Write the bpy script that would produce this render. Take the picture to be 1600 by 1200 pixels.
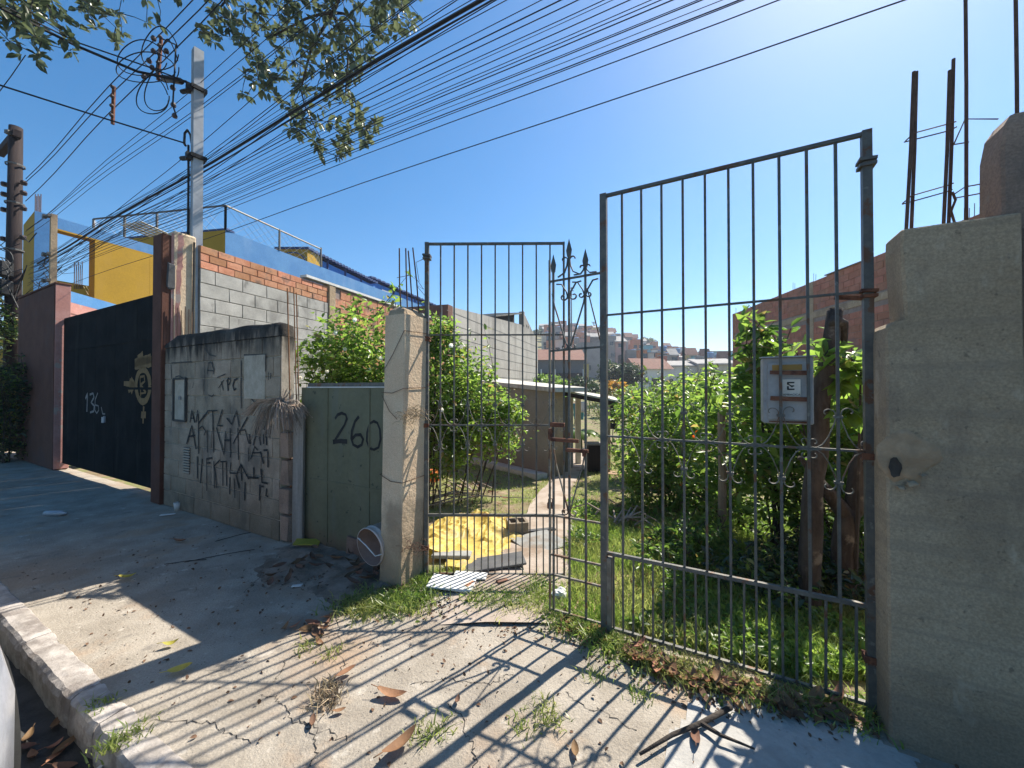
import bpy, bmesh, math, random
import numpy as np
from mathutils import Vector, Matrix, noise as mnoise
R = math.radians
random.seed(7); rng = np.random.default_rng(7)
for o in list(bpy.data.objects): bpy.data.objects.remove(o)
SC = bpy.context.scene; COL = SC.collection

# ---------------------------------------------------------------- camera, sky, sun, exposure
EYE = 1.5; FPX = 600.0; PITCH = R(0.67)
cam = bpy.data.cameras.new('camera'); cam.sensor_width = 36; cam.lens = 36*FPX/1600; cam.clip_start = .05; cam.clip_end = 3000
co = bpy.data.objects.new('camera', cam); COL.objects.link(co)
co.location = (0, 0, EYE); co.rotation_euler = (R(90)+PITCH, 0, 0); SC.camera = co
SUN_AZ, SUN_EL = 47.0, 50.0
sd = Vector((math.sin(R(SUN_AZ))*math.cos(R(SUN_EL)), math.cos(R(SUN_AZ))*math.cos(R(SUN_EL)), math.sin(R(SUN_EL))))
w = bpy.data.worlds.new('World'); SC.world = w; w.use_nodes = True
nt = w.node_tree; bg = nt.nodes['Background']; sky = nt.nodes.new('ShaderNodeTexSky')
sky.sky_type = 'NISHITA'; sky.sun_disc = False; sky.sun_elevation = R(SUN_EL); sky.sun_rotation = R(SUN_AZ)
sky.air_density = 1.0; sky.dust_density = 0.75; sky.ozone_density = 3.0; sky.altitude = 700
hs_ = nt.nodes.new('ShaderNodeHueSaturation'); hs_.inputs['Saturation'].default_value = 1.38; hs_.inputs['Hue'].default_value = .494; nt.links.new(sky.outputs[0], hs_.inputs['Color'])
nt.links.new(hs_.outputs[0], bg.inputs[0]); bg.inputs[1].default_value = 0.092
sl = bpy.data.lights.new('sun', 'SUN'); sl.energy = 5.0; sl.angle = R(.53); sl.color = (1, .93, .81)
so = bpy.data.objects.new('sun', sl); COL.objects.link(so); so.rotation_euler = sd.to_track_quat('Z', 'Y').to_euler()
so.location = (20, 20, 30)
SC.view_settings.view_transform = 'Standard'; SC.view_settings.look = 'None'
SC.view_settings.gamma = 1; SC.view_settings.use_curve_mapping = False; SC.view_settings.exposure = 0.98
SC.cycles.max_bounces = 6; SC.cycles.transparent_max_bounces = 6

# ---------------------------------------------------------------- placement helpers
CE, SE = .88, .475          # street direction e = (CE,-SE), inward n = (SE,CE)
ROT = -math.atan2(SE, CE)   # z-rotation of things lined up with the street
_l = math.hypot(CE, SE); CE /= _l; SE /= _l
def W(s, n, z=0.0): return Vector((s*CE+n*SE, -s*SE+n*CE, z))
def SN(x, y): return (x*CE-y*SE, x*SE+y*CE)
def ray(px, py):
    u = (px-800)/FPX; v = (600-py)/FPX
    return Vector((u, math.cos(PITCH)-v*math.sin(PITCH), math.sin(PITCH)+v*math.cos(PITCH)))
def at(px, py, Y):
    d = ray(px, py); t = Y/d.y
    return Vector((d.x*t, Y, EYE+d.z*t))
def onN(px, py, n):
    d = ray(px, py); t = n/(SE*d.x+CE*d.y); p = d*t
    return (p.x*CE-p.y*SE, EYE+p.z)
def lerp_tab(x, tab):
    if x <= tab[0][0]: return tab[0][1]
    for (a, b), (c, d) in zip(tab, tab[1:]):
        if x <= c: return b+(d-b)*(x-a)/(c-a)
    return tab[-1][1]
HILL = [(-1.5, 10), (-.6, 20), (-.1, 30), (.05, 29.5), (.2, 27), (.35, 19.5), (.45, 14), (.57, 10), (.8, 9), (1.5, 5)]
def zg(x, y):
    s, n = SN(x, y)
    if n < 2.30: return 0.0
    z = -.07*max(0, min(y, 14)-3.5)
    if y > 45:
        z += lerp_tab(x/y, HILL)*min(1, (y-45)/135)**1.0
    return z
def G(px, py, lift=0.0):
    d = ray(px, py); t = 0.3; p = Vector((0, 0, EYE))
    while t < 300:
        p = Vector((0, 0, EYE))+d*t
        if p.z <= zg(p.x, p.y): break
        t += .01 if t < 12 else .2
    return Vector((p.x, p.y, zg(p.x, p.y)+lift))

# ---------------------------------------------------------------- mesh helpers
class MB:
    def __init__(s): s.v = []; s.f = []
    def add(s, vs, fs):
        b = len(s.v); s.v += [tuple(v) for v in vs]; s.f += [tuple(i+b for i in f) for f in fs]; return s
    def box(s, c, d, rz=0, rx=0, ry=0, jit=0):
        m = Matrix.Rotation(rz, 3, 'Z') @ Matrix.Rotation(ry, 3, 'Y') @ Matrix.Rotation(rx, 3, 'X')
        c = Vector(c); vs = []
        for x in (-.5, .5):
            for y in (-.5, .5):
                for z in (-.5, .5):
                    p = Vector((x*d[0], y*d[1], z*d[2]))
                    if jit: p += Vector([random.uniform(-jit, jit) for _ in range(3)])
                    vs.append(c+m @ p)
        return s.add(vs, [(0, 1, 3, 2), (4, 6, 7, 5), (0, 4, 5, 1), (2, 3, 7, 6), (0, 2, 6, 4), (1, 5, 7, 3)])
    def bbox(s, c, d, b=.004, jit=0):
        """box with chamfered edges"""
        hx, hy, hz = d[0]/2, d[1]/2, d[2]/2; vs = []; ids = {}
        for sx in (-1, 1):
            for sy in (-1, 1):
                for sz in (-1, 1):
                    for k in range(3):
                        p = [sx*(hx-(b if k != 0 else 0)), sy*(hy-(b if k != 1 else 0)), sz*(hz-(b if k != 2 else 0))]
                        if jit: p = [q+random.uniform(-jit, jit) for q in p]
                        ids[sx, sy, sz, k] = len(vs); vs.append((c[0]+p[0], c[1]+p[1], c[2]+p[2]))
        I = ids; fs = []
        for a in (-1, 1):
            q = [(-1, -1), (1, -1), (1, 1), (-1, 1)]
            fx = [I[a, y, z, 0] for y, z in q]; fy = [I[y, a, z, 1] for y, z in q]; fz = [I[y, z, a, 2] for y, z in q]
            fs += [fx if a > 0 else fx[::-1], fy[::-1] if a > 0 else fy, fz if a > 0 else fz[::-1]]
        for a in (-1, 1):
            for c2 in (-1, 1):
                e = [I[a, c2, -1, 0], I[a, c2, -1, 1], I[a, c2, 1, 1], I[a, c2, 1, 0]]; fs.append(e)
                e = [I[a, -1, c2, 0], I[a, -1, c2, 2], I[a, 1, c2, 2], I[a, 1, c2, 0]]; fs.append(e)
                e = [I[-1, a, c2, 1], I[-1, a, c2, 2], I[1, a, c2, 2], I[1, a, c2, 1]]; fs.append(e)
        for sx in (-1, 1):
            for sy in (-1, 1):
                for sz in (-1, 1): fs.append([I[sx, sy, sz, k] for k in range(3)])
        return s.add(vs, fs)
    def tube(s, pts, r, seg=6, cap=True, taper=None):
        pts = [Vector(p) for p in pts]; n = len(pts); vs = []; fs = []
        up = Vector((0, 0, 1)); prev = None
        for i, p in enumerate(pts):
            t = (pts[min(i+1, n-1)]-pts[max(i-1, 0)]).normalized()
            a = prev if prev is not None else (up if abs(t.z) < .9 else Vector((1, 0, 0)))
            x = (a-t*a.dot(t)).normalized(); prev = x; y = t.cross(x)
            rr = r if not hasattr(r, '__len__') else r[i]
            for k in range(seg):
                th = 2*math.pi*(k+.5)/seg
                vs.append(p+x*(math.cos(th)*rr)+y*(math.sin(th)*rr))
        for i in range(n-1):
            for k in range(seg):
                fs.append((i*seg+k, i*seg+(k+1) % seg, (i+1)*seg+(k+1) % seg, (i+1)*seg+k))
        if cap: fs.append(tuple(range(seg))[::-1]); fs.append(tuple((n-1)*seg+k for k in range(seg)))
        return s.add(vs, fs)
    def ribbon(s, pts2, w, place, h=.0022, pat=None):
        """flat paint stroke: polyline in 2-D, placed by place(a, b, lift)"""
        P = [Vector(p) for p in pts2]; n = len(P); vs = []
        for i, p in enumerate(P):
            t = (P[min(i+1, n-1)]-P[max(i-1, 0)]); t.normalize(); q = Vector((-t.y, t.x))
            ww = w*(.85+.3*random.random())/2
            vs += [place(*(p+q*ww), h), place(*(p-q*ww), h)]
        return s.add(vs, [(2*i, 2*i+1, 2*i+3, 2*i+2) for i in range(n-1)])
    def lathe(s, prof, seg=20, c=(0, 0, 0), m=None):
        vs = []; fs = []
        for r, z in prof:
            for k in range(seg):
                p = Vector((r*math.cos(2*math.pi*k/seg), r*math.sin(2*math.pi*k/seg), z))
                vs.append(Vector(c)+(m @ p if m else p))
        for i in range(len(prof)-1):
            for k in range(seg):
                fs.append((i*seg+k, i*seg+(k+1) % seg, (i+1)*seg+(k+1) % seg, (i+1)*seg+k))
        return s.add(vs, fs)
    def prism(s, poly, z0, z1):
        n = len(poly)
        vs = [(x, y, z0) for x, y in poly]+[(x, y, z1) for x, y in poly]
        return s.add(vs, [tuple(range(n))[::-1], tuple(range(n, 2*n))]+[(i, (i+1) % n, n+(i+1) % n, n+i) for i in range(n)])
    def hull(s, a, b):
        """solid between two equal polygons (lists of 3-D points)"""
        n = len(a); return s.add(list(a)+list(b), [tuple(range(n))[::-1], tuple(range(n, 2*n))]+[(i, (i+1) % n, n+(i+1) % n, n+i) for i in range(n)])
    def mesh(s, name, m=None, smooth=False):
        me = bpy.data.meshes.new(name); me.from_pydata(s.v, [], s.f); me.validate()
        bm = bmesh.new(); bm.from_mesh(me); bmesh.ops.recalc_face_normals(bm, faces=bm.faces); bm.to_mesh(me); bm.free()
        if smooth:
            for p in me.polygons: p.use_smooth = True
        if m: me.materials.append(m)
        return me
def link(name, data, parent=None, loc=None, rot=None, scale=None):
    o = bpy.data.objects.new(name, data); COL.objects.link(o)
    if parent: o.parent = parent
    if loc is not None: o.location = loc
    if rot is not None: o.rotation_euler = rot
    if scale is not None: o.scale = scale
    return o
def part(name, mb, m, parent, smooth=False, **k):
    return link(name, mb.mesh(name, m, smooth), parent, **k)
def tag(o, label=None, cat=None, group=None, kind=None):
    if label: o['label'] = label
    if cat: o['category'] = cat
    if group: o['group'] = group
    if kind: o['kind'] = kind
    return o
def thing(name, label, cat, loc=(0, 0, 0), rotz=0, group=None):
    return tag(link(name, None, None, loc, (0, 0, rotz)), label, cat, group)
def solo(name, mb, m, label, cat, group=None, smooth=False, **k):
    return tag(part(name, mb, m, None, smooth, **k), label, cat, group)
def struct(name, mb, m, smooth=False):
    return tag(part(name, mb, m, None, smooth), kind='structure')
def street(name, label, cat, s=0, n=0, z=0, group=None): return thing(name, label, cat, W(s, n, z), ROT, group)
def text_mesh(txt, size, m, extr=.001):
    c = bpy.data.curves.new('lettering', 'FONT'); c.body = txt; c.size = size; c.extrude = extr; c.align_x = 'CENTER'; c.resolution_u = 2
    t = bpy.data.objects.new('lettering', c); COL.objects.link(t); bpy.context.view_layer.update()
    me = bpy.data.meshes.new_from_object(t.evaluated_get(bpy.context.evaluated_depsgraph_get()))
    bpy.data.objects.remove(t); me.materials.clear(); me.materials.append(m); return me

# ---------------------------------------------------------------- materials
def pm(name, a, b, scale=6, rough=.85, bump=.25, bscale=60, rnd=0, island=0, metal=0, stains=(), spec=.35, trans=0, detail=6, stretch=(1, 1, 1), contrast=(.35, .65), coord='W', grain=.22, gs=None):
    m = bpy.data.materials.new(name); m.use_nodes = True; t = m.node_tree; N = t.nodes; L = t.links
    p = N['Principled BSDF']; p.inputs['Roughness'].default_value = rough; p.inputs['Metallic'].default_value = metal
    p.inputs['Specular IOR Level'].default_value = spec
    g = N.new('ShaderNodeNewGeometry'); tc = N.new('ShaderNodeTexCoord')
    src = g.outputs['Position'] if coord == 'W' else tc.outputs['Object']
    def nz(sc, st=(1, 1, 1), det=detail, ro=.6):
        mp = N.new('ShaderNodeMapping'); mp.inputs['Scale'].default_value = st; L.new(src, mp.inputs[0])
        x = N.new('ShaderNodeTexNoise'); x.inputs['Scale'].default_value = sc; x.inputs['Detail'].default_value = det; x.inputs['Roughness'].default_value = ro
        L.new(mp.outputs[0], x.inputs['Vector']); return x.outputs['Fac']
    def ramp(f, lo, hi):
        r = N.new('ShaderNodeMapRange'); r.inputs[1].default_value = lo; r.inputs[2].default_value = hi; r.interpolation_type = 'SMOOTHSTEP'; L.new(f, r.inputs[0]); return r.outputs[0]
    def mix(f, x, y, mode='MIX'):
        k = N.new('ShaderNodeMix'); k.data_type = 'RGBA'; k.blend_type = mode
        if hasattr(f, 'node'): L.new(f, k.inputs[0])
        else: k.inputs[0].default_value = f
        for v, i in ((x, 6), (y, 7)):
            if hasattr(v, 'node'): L.new(v, k.inputs[i])
            else: k.inputs[i].default_value = (*v, 1)
        return k.outputs[2]
    c = mix(ramp(nz(scale, stretch), *contrast), a, b)
    fine = ramp(nz(gs or bscale*.7, (1, 1, 1), 4), .2, .8)
    c = mix(grain, c, mix(fine, (.25, .25, .25), (1, 1, 1)), 'MULTIPLY')
    for st in stains:
        f = ramp(nz(st.get('scale', 3), st.get('stretch', (1, 1, 1))), st.get('lo', .5), st.get('hi', .62))
        if 'z' in st:      # only near a height (dirt along a base, mould along a coping)
            zx = N.new('ShaderNodeSeparateXYZ'); L.new(src, zx.inputs[0])
            add = N.new('ShaderNodeMath'); add.operation = 'ADD'; L.new(zx.outputs['XYZ'.index(st.get('axis', 'Z'))], add.inputs[0])
            k = N.new('ShaderNodeMath'); k.operation = 'MULTIPLY_ADD'; L.new(nz(st.get('scale', 3)*1.7, st.get('stretch', (1, 1, 1))), k.inputs[0]); k.inputs[1].default_value = st.get('wob', .5); k.inputs[2].default_value = -st.get('wob', .5)/2
            L.new(k.outputs[0], add.inputs[1]); f2 = ramp(add.outputs[0], *st['z'])
            if st.get('only'): f = f2
            else:
                mm = N.new('ShaderNodeMath'); mm.operation = 'MULTIPLY'; L.new(f, mm.inputs[0]); L.new(f2, mm.inputs[1]); f = mm.outputs[0]
        am = N.new('ShaderNodeMath'); am.operation = 'MULTIPLY'; L.new(f, am.inputs[0]); am.inputs[1].default_value = st.get('amt', .8)
        c = mix(am.outputs[0], c, st['c'])
    if rnd or island:
        r = N.new('ShaderNodeMapRange')
        if rnd: oi = N.new('ShaderNodeObjectInfo'); L.new(oi.outputs['Random'], r.inputs[0])
        else: L.new(g.outputs['Random Per Island'], r.inputs[0])
        v = rnd or island; r.inputs[3].default_value = 1-v; r.inputs[4].default_value = 1+v
        h = N.new('ShaderNodeHueSaturation'); L.new(c, h.inputs['Color']); L.new(r.outputs[0], h.inputs['Value'])
        r2 = N.new('ShaderNodeMapRange'); L.new(r.inputs[0].links[0].from_socket, r2.inputs[0]); r2.inputs[3].default_value = .5+v*.05; r2.inputs[4].default_value = .5-v*.05
        L.new(r2.outputs[0], h.inputs['Hue']); c = h.outputs[0]
    L.new(c, p.inputs['Base Color'])
    if bump:
        bn = N.new('ShaderNodeBump'); bn.inputs['Strength'].default_value = bump; bn.inputs['Distance'].default_value = .01
        L.new(nz(bscale, (1, 1, 1), 6, .65), bn.inputs['Height']); L.new(bn.outputs[0], p.inputs['Normal'])
    if trans:
        tb = N.new('ShaderNodeBsdfTranslucent'); h = N.new('ShaderNodeHueSaturation'); h.inputs['Value'].default_value = 2.4; h.inputs['Saturation'].default_value = 1.02; h.inputs['Hue'].default_value = .488
        L.new(c, h.inputs['Color']); L.new(h.outputs[0], tb.inputs['Color'])
        ms = N.new('ShaderNodeMixShader'); ms.inputs[0].default_value = trans; L.new(p.outputs[0], ms.inputs[1]); L.new(tb.outputs[0], ms.inputs[2])
        L.new(ms.outputs[0], N['Material Output'].inputs['Surface'])
    return m
M = {}
dirt = dict(c=(.19, .13, .085), scale=2.2, lo=.5, hi=.66, amt=.75)
black = dict(c=(.03, .03, .03), scale=2, lo=.5, hi=.7, amt=.7)
M['concrete'] = pm('sidewalk_concrete', (.34, .295, .24), (.47, .415, .345), 3, .95, .9, 70, grain=.45, gs=150, stains=(dict(c=(.30, .215, .15), scale=1.1, lo=.5, hi=.62, amt=.6), dict(c=(.15, .135, .12), scale=5, lo=.58, hi=.7, amt=.55), dict(c=(.58, .53, .46), scale=9, lo=.6, hi=.7, amt=.5), dict(c=(.12, .10, .085), scale=48, lo=.62, hi=.70, amt=.55), dict(c=(.62, .57, .50), scale=34, lo=.64, hi=.72, amt=.5), dict(c=(.40, .28, .185), scale=1.7, lo=.55, hi=.66, amt=.55)))
M['new_concrete'] = pm('smooth_grey_concrete', (.40, .385, .36), (.47, .45, .42), 3, .92, .6, 50, stains=(dict(c=(.25, .235, .215), scale=3, lo=.52, hi=.66, amt=.5), dict(c=(.15, .135, .12), scale=40, lo=.64, hi=.70, amt=.5)))
M['kerb'] = pm('kerb_whitewash', (.54, .49, .45), (.33, .295, .265), 7, .9, .6, 70, stains=(dict(c=(.2, .17, .15), scale=6, lo=.5, hi=.62, amt=.7),))
M['asphalt'] = pm('asphalt', (.05, .048, .046), (.09, .085, .08), 8, .95, .7, 160)
M['soil'] = pm('soil', (.26, .19, .125), (.19, .145, .09), 2.5, .97, .7, 40, stains=(dict(c=(.17, .20, .065), scale=1.6, lo=.40, hi=.56, amt=.75), dict(c=(.34, .24, .17), scale=3.3, lo=.56, hi=.66, amt=.7)))
M['path'] = pm('path_cement', (.36, .29, .235), (.44, .37, .31), 4, .93, .4, 70, stains=(dirt,))
M['block'] = pm('grey_block', (.37, .285, .205), (.49, .385, .285), 5, .95, .9, 50, grain=.5, gs=110, rnd=.10, stains=(
    dict(c=(.012, .012, .012), scale=4, z=(1.78, 2.10), only=1, wob=.75, stretch=(1.6, 1.6, .35), amt=.96), dict(c=(.10, .095, .085), scale=2.2, lo=.48, hi=.62, amt=.6, stretch=(1, 1, .5)),
    dict(c=(.09, .085, .06), scale=3, z=(.55, .05), only=1, wob=.35, amt=.55)))
M['mortar'] = pm('mortar', (.52, .45, .36), (.42, .36, .28), 9, .95, .5, 70, stains=(dict(c=(.012, .012, .012), scale=4, z=(1.78, 2.10), only=1, wob=.75, stretch=(1.6, 1.6, .35), amt=.96),))
M['pale_block'] = pm('pale_block', (.38, .365, .335), (.49, .47, .43), 4, .95, .5, 80, rnd=.07, stains=(dict(c=(.19, .18, .165), scale=2.6, lo=.50, hi=.68, amt=.65, stretch=(1, 1, .6)), dict(c=(.10, .095, .09), scale=7, lo=.60, hi=.68, amt=.5, stretch=(1, 1, .4))))
M['pale_mortar'] = pm('dark_joint', (.19, .175, .155), (.28, .26, .23), 9, .95, .5, 70)
M['clay'] = pm('clay_brick', (.50, .215, .115), (.60, .30, .18), 6, .9, .5, 60, rnd=.16, stains=(dict(c=(.12, .085, .07), scale=3, lo=.52, hi=.66, amt=.8),))
M['clay_far'] = pm('old_clay_brick', (.40, .155, .095), (.47, .21, .135), 3, .9, .4, 40, rnd=.14, stains=(dict(c=(.16, .11, .1), scale=1.3, lo=.53, hi=.68, amt=.55),))
M['clay_mortar'] = pm('brick_joint', (.26, .20, .17), (.33, .27, .24), 6, .95, .4, 40)
M['pillar'] = pm('cast_concrete', (.72, .53, .36), (.78, .615, .43), 3.2, .93, .8, 40, grain=.4, gs=120, stains=(dict(c=(.24, .185, .13), scale=2, lo=.52, hi=.66, amt=.6), dict(c=(.22, .16, .10), scale=3, z=(.75, .1), only=1, wob=.4, amt=.7)))
M['pillar_grey'] = pm('grey_concrete', (.47, .345, .22), (.55, .415, .275), 2.6, .95, 1.0, 26, grain=.55, gs=110, stains=(dict(c=(.26, .205, .15), scale=2.2, lo=.52, hi=.6, amt=.35, stretch=(.25, .25, 7)), dict(c=(.22, .165, .12), scale=2.6, lo=.5, hi=.68, amt=.7, stretch=(1, 1, .45)), dict(c=(.14, .11, .08), scale=26, lo=.62, hi=.70, amt=.6), dict(c=(.56, .46, .34), scale=7, lo=.60, hi=.68, amt=.45, stretch=(1, 1, .4)), dict(c=(.10, .08, .065), scale=3, z=(.45, 0), only=1, wob=.35, amt=.6)))
M['pillar_dark'] = pm('sooty_plaster', (.39, .26, .185), (.48, .335, .25), 2.2, .95, 1.0, 24, grain=.55, gs=110, stains=(dict(c=(.09, .08, .075), scale=2.2, lo=.45, hi=.65, amt=.65, stretch=(1, 1, .5)), dict(c=(.33, .31, .27), scale=4, lo=.62, hi=.7, amt=.5)))
M['patch'] = pm('mortar_patch', (.55, .38, .24), (.42, .28, .17), 9, .95, 1.0, 50)
M['maroon'] = pm('maroon_paint', (.105, .042, .027), (.14, .058, .038), 3, .9, .3, 60, stains=(dict(c=(.09, .05, .045), scale=2, lo=.52, hi=.68, amt=.6),))
M['pink'] = pm('pink_paint', (.50, .24, .20), (.57, .30, .26), 4, .9, .3, 50, stains=(dict(c=(.42, .36, .31), scale=5, lo=.58, hi=.62, amt=.8),))
M['black_gate'] = pm('dark_green_black_sheet', (.012, .015, .016), (.02, .023, .024), 2.5, .95, .1, 20, spec=.05, stains=(dict(c=(.035, .038, .036), scale=3, lo=.55, hi=.7, amt=.5, stretch=(2, 2, .25)),))
M['green_sheet'] = pm('green_sheet', (.14, .14, .083), (.175, .17, .105), 2.2, .7, .15, 30, stains=(dict(c=(.14, .15, .12), scale=4, lo=.54, hi=.7, amt=.5, stretch=(2, 2, .3)), dict(c=(.16, .10, .06), scale=5, z=(.25, .0), only=1, wob=.3, amt=.7), dict(c=(.02, .03, .022), scale=14, lo=.64, hi=.68, amt=.7)))
M['iron'] = pm('gate_iron', (.11, .11, .105), (.165, .155, .135), 14, .55, .3, 90, metal=.35, stains=(dict(c=(.15, .065, .03), scale=11, lo=.56, hi=.63, amt=.8), dict(c=(.26, .25, .22), scale=17, lo=.62, hi=.66, amt=.6)))
M['iron_worn'] = pm('worn_gate_iron', (.17, .15, .12), (.26, .235, .195), 12, .55, .3, 90, metal=.3, stains=(dict(c=(.15, .07, .035), scale=9, lo=.54, hi=.62, amt=.8),))
M['rust'] = pm('rust', (.16, .06, .035), (.24, .10, .055), 18, .9, .5, 90, stains=(dict(c=(.07, .03, .022), scale=14, lo=.5, hi=.6, amt=.8),))
M['rebar'] = pm('rebar_rust', (.10, .058, .042), (.15, .085, .06), 20, .85, .4, 90)
M['rebar_bright'] = pm('fresh_rust', (.30, .14, .06), (.22, .10, .05), 14, .85, .4, 90)
M['steel'] = pm('galvanised', (.42, .43, .46), (.50, .52, .55), 5, .55, .05, 20, metal=.3, stains=(dict(c=(.30, .31, .33), scale=6, lo=.52, hi=.66, amt=.5, stretch=(2, 2, .2)),))
M['cable'] = pm('cable_rubber', (.012, .012, .013), (.02, .02, .021), 20, .6, 0)
M['wood_pole'] = pm('old_pole_wood', (.022, .014, .014), (.04, .026, .024), 6, .9, .5, 40, stretch=(3, 3, .2))
M['wood'] = pm('grey_timber', (.20, .155, .11), (.29, .235, .175), 6, .9, .5, 60, stretch=(3, 3, .2))
M['bark'] = pm('bark', (.035, .028, .024), (.08, .066, .055), 7, .95, 1.0, 45, stretch=(2, 2, .4), stains=(dict(c=(.24, .21, .17), scale=5, lo=.6, hi=.68, amt=.6),))
M['plank'] = pm('weathered_plank', (.26, .23, .20), (.36, .33, .29), 6, .92, .5, 60, stretch=(4, 4, .25))
def leafm(n, a, b, isl=.35, tr=.45): return pm(n, a, b, 1.5, .36, 0, 40, island=isl, trans=tr, spec=.5, detail=2)
M['leaf_bright'] = leafm('bright_leaf', (.15, .25, .045), (.085, .155, .026), tr=.55)
M['leaf_mid'] = leafm('mid_leaf', (.13, .22, .04), (.07, .135, .024), tr=.55)
M['leaf_dark'] = leafm('dark_leaf', (.028, .06, .018), (.018, .042, .013), .35, .25)
M['leaf_tree'] = leafm('glossy_tree_leaf', (.095, .12, .06), (.06, .085, .04), .4, .3)
M['leaf_olive'] = leafm('olive_leaf', (.19, .20, .05), (.25, .19, .06))
M['leaf_gold'] = leafm('golden_leaf', (.36, .22, .035), (.28, .17, .03))
M['leaf_far'] = leafm('far_leaf', (.085, .12, .045), (.06, .095, .035), .3, .3)
M['grass'] = leafm('grass_blade', (.16, .25, .05), (.24, .27, .09), .35, .4)
M['petal'] = leafm('white_petal', (.8, .8, .74), (.75, .74, .65), .1, .3)
M['orange_petal'] = leafm('orange_petal', (.75, .20, .03), (.6, .12, .02), .1, .3)
M['dead_leaf'] = pm('dead_leaf', (.25, .125, .065), (.34, .185, .10), 9, .75, .3, 60, rnd=.35, spec=.4, trans=.15)
M['dead_leaf_dark'] = pm('dark_dead_leaf', (.12, .065, .04), (.18, .095, .055), 9, .8, .3, 60, rnd=.3, spec=.4)
M['yellow_leaf'] = pm('yellow_leaf', (.50, .42, .08), (.42, .38, .06), 9, .6, .2, 60, rnd=.2, trans=.2)
M['straw'] = pm('dry_fibre', (.34, .25, .155), (.44, .35, .23), 20, .95, 0, island=.3)
M['root'] = pm('dry_root', (.24, .19, .155), (.36, .30, .25), 20, .95, 0, island=.3)
M['tarp'] = pm('yellow_tarp', (.70, .53, .14), (.60, .44, .10), 5, .55, .25, 40, stains=(dict(c=(.45, .35, .22), scale=4, lo=.50, hi=.66, amt=.65),), trans=.15)
M['orange_bag'] = pm('orange_plastic', (.72, .26, .06), (.6, .2, .05), 8, .5, .3, 40, trans=.2)
M['sheet_grey'] = pm('fibre_cement_sheet', (.25, .25, .24), (.33, .33, .31), 5, .9, .3, 60, stains=(dirt,))
M['sheet_dark'] = pm('slate_sheet', (.09, .09, .095), (.13, .13, .13), 5, .8, .3, 60)
M['white'] = pm('chalky_white', (.72, .72, .70), (.62, .61, .58), 6, .7, .15, 50, stains=(dict(c=(.4, .33, .26), scale=5, lo=.58, hi=.7, amt=.5),))
M['bucket'] = pm('bucket_plastic', (.62, .52, .47), (.55, .46, .41), 6, .55, .1, 50, stains=(dict(c=(.33, .24, .18), scale=4, lo=.5, hi=.66, amt=.6),))
M['bucket_in'] = pm('bucket_inside', (.36, .235, .19), (.29, .19, .15), 6, .7, .1, 50)
M['box_grey'] = pm('grey_painted_box', (.40, .385, .38), (.46, .44, .43), 5, .6, .15, 50, stains=(dict(c=(.17, .09, .06), scale=8, lo=.6, hi=.68, amt=.6),))
M['plate'] = pm('cream_plate', (.85, .75, .64), (.78, .68, .58), 6, .7, .1, 50)
M['amber'] = pm('amber_strip', (.46, .25, .06), (.38, .20, .05), 6, .7, .1, 50)
M['ink'] = pm('black_spray', (.012, .012, .013), (.028, .028, .028), 9, .7, 0)
M['ink_soft'] = pm('faded_spray', (.05, .048, .045), (.08, .077, .07), 12, .8, 0)
M['chalk'] = pm('chalk_paint', (.26, .26, .26), (.19, .19, .19), 12, .8, 0)
M['orange_paint'] = pm('ochre_paint', (.27, .165, .065), (.20, .12, .05), 12, .8, 0)
M['yellow'] = pm('yellow_wall', (.47, .275, .02), (.42, .245, .02), 1.2, .85, .2, 30, stains=(dict(c=(.42, .25, .04), scale=1.3, lo=.52, hi=.7, amt=.5, stretch=(1, 1, .4)),))
M['blue'] = pm('blue_wall', (.07, .22, .47), (.10, .27, .52), 1.2, .8, .2, 30, stains=(dict(c=(.22, .36, .55), scale=1.2, lo=.5, hi=.7, amt=.3, stretch=(1, 1, .35)),))
M['deep_blue'] = pm('deep_blue_wall', (.05, .19, .52), (.065, .24, .58), 1.2, .8, .2, 30, stains=(dict(c=(.03, .10, .3), scale=2, lo=.52, hi=.68, amt=.6, stretch=(1, 1, .4)),))
M['blue_dark'] = pm('navy_trim', (.02, .05, .15), (.03, .07, .2), 3, .7, .1, 30)
M['render_wall'] = pm('grey_render', (.40, .375, .335), (.47, .445, .40), 1.2, .95, .3, 25, stains=(dict(c=(.20, .185, .17), scale=1.1, lo=.5, hi=.68, amt=.6, stretch=(1.5, 1.5, .3)), dict(c=(.16, .15, .14), scale=1.5, z=(4.1, 4.9), only=1, wob=1.3, amt=.5)))
M['lot_wall'] = pm('dull_plaster', (.27, .245, .205), (.33, .30, .255), 1.4, .95, .3, 40, stains=(dict(c=(.20, .13, .10), scale=1.5, z=(.35, -.25), only=1, wob=.4, amt=.7), dict(c=(.22, .20, .17), scale=1.6, lo=.5, hi=.66, amt=.5)))
M['lime'] = pm('limewash', (.62, .59, .53), (.55, .51, .45), 4, .9, .3, 40, stains=(dict(c=(.33, .28, .22), scale=3, lo=.52, hi=.66, amt=.6),))
M['brown_wall'] = pm('brown_wall', (.17, .085, .065), (.21, .11, .08), 2, .9, .3, 30)
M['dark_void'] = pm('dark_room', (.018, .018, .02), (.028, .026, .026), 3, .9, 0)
M['glass'] = pm('window_glass', (.03, .035, .045), (.045, .05, .06), 2, .12, 0, spec=.6)
M['tile'] = pm('roof_tile', (.23, .11, .08), (.29, .15, .105), 3, .9, .4, 20, stains=(dict(c=(.2, .12, .09), scale=.8, lo=.5, hi=.68, amt=.5),))
M['fibre_roof'] = pm('fibre_cement_roof', (.32, .30, .28), (.40, .38, .35), 2, .9, .3, 20)
M['car'] = pm('shade_grey_car_paint', (.34, .35, .39), (.32, .33, .37), 2, .25, 0, spec=.6)  # white car's paint greyed so that its corner looks shaded
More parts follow.
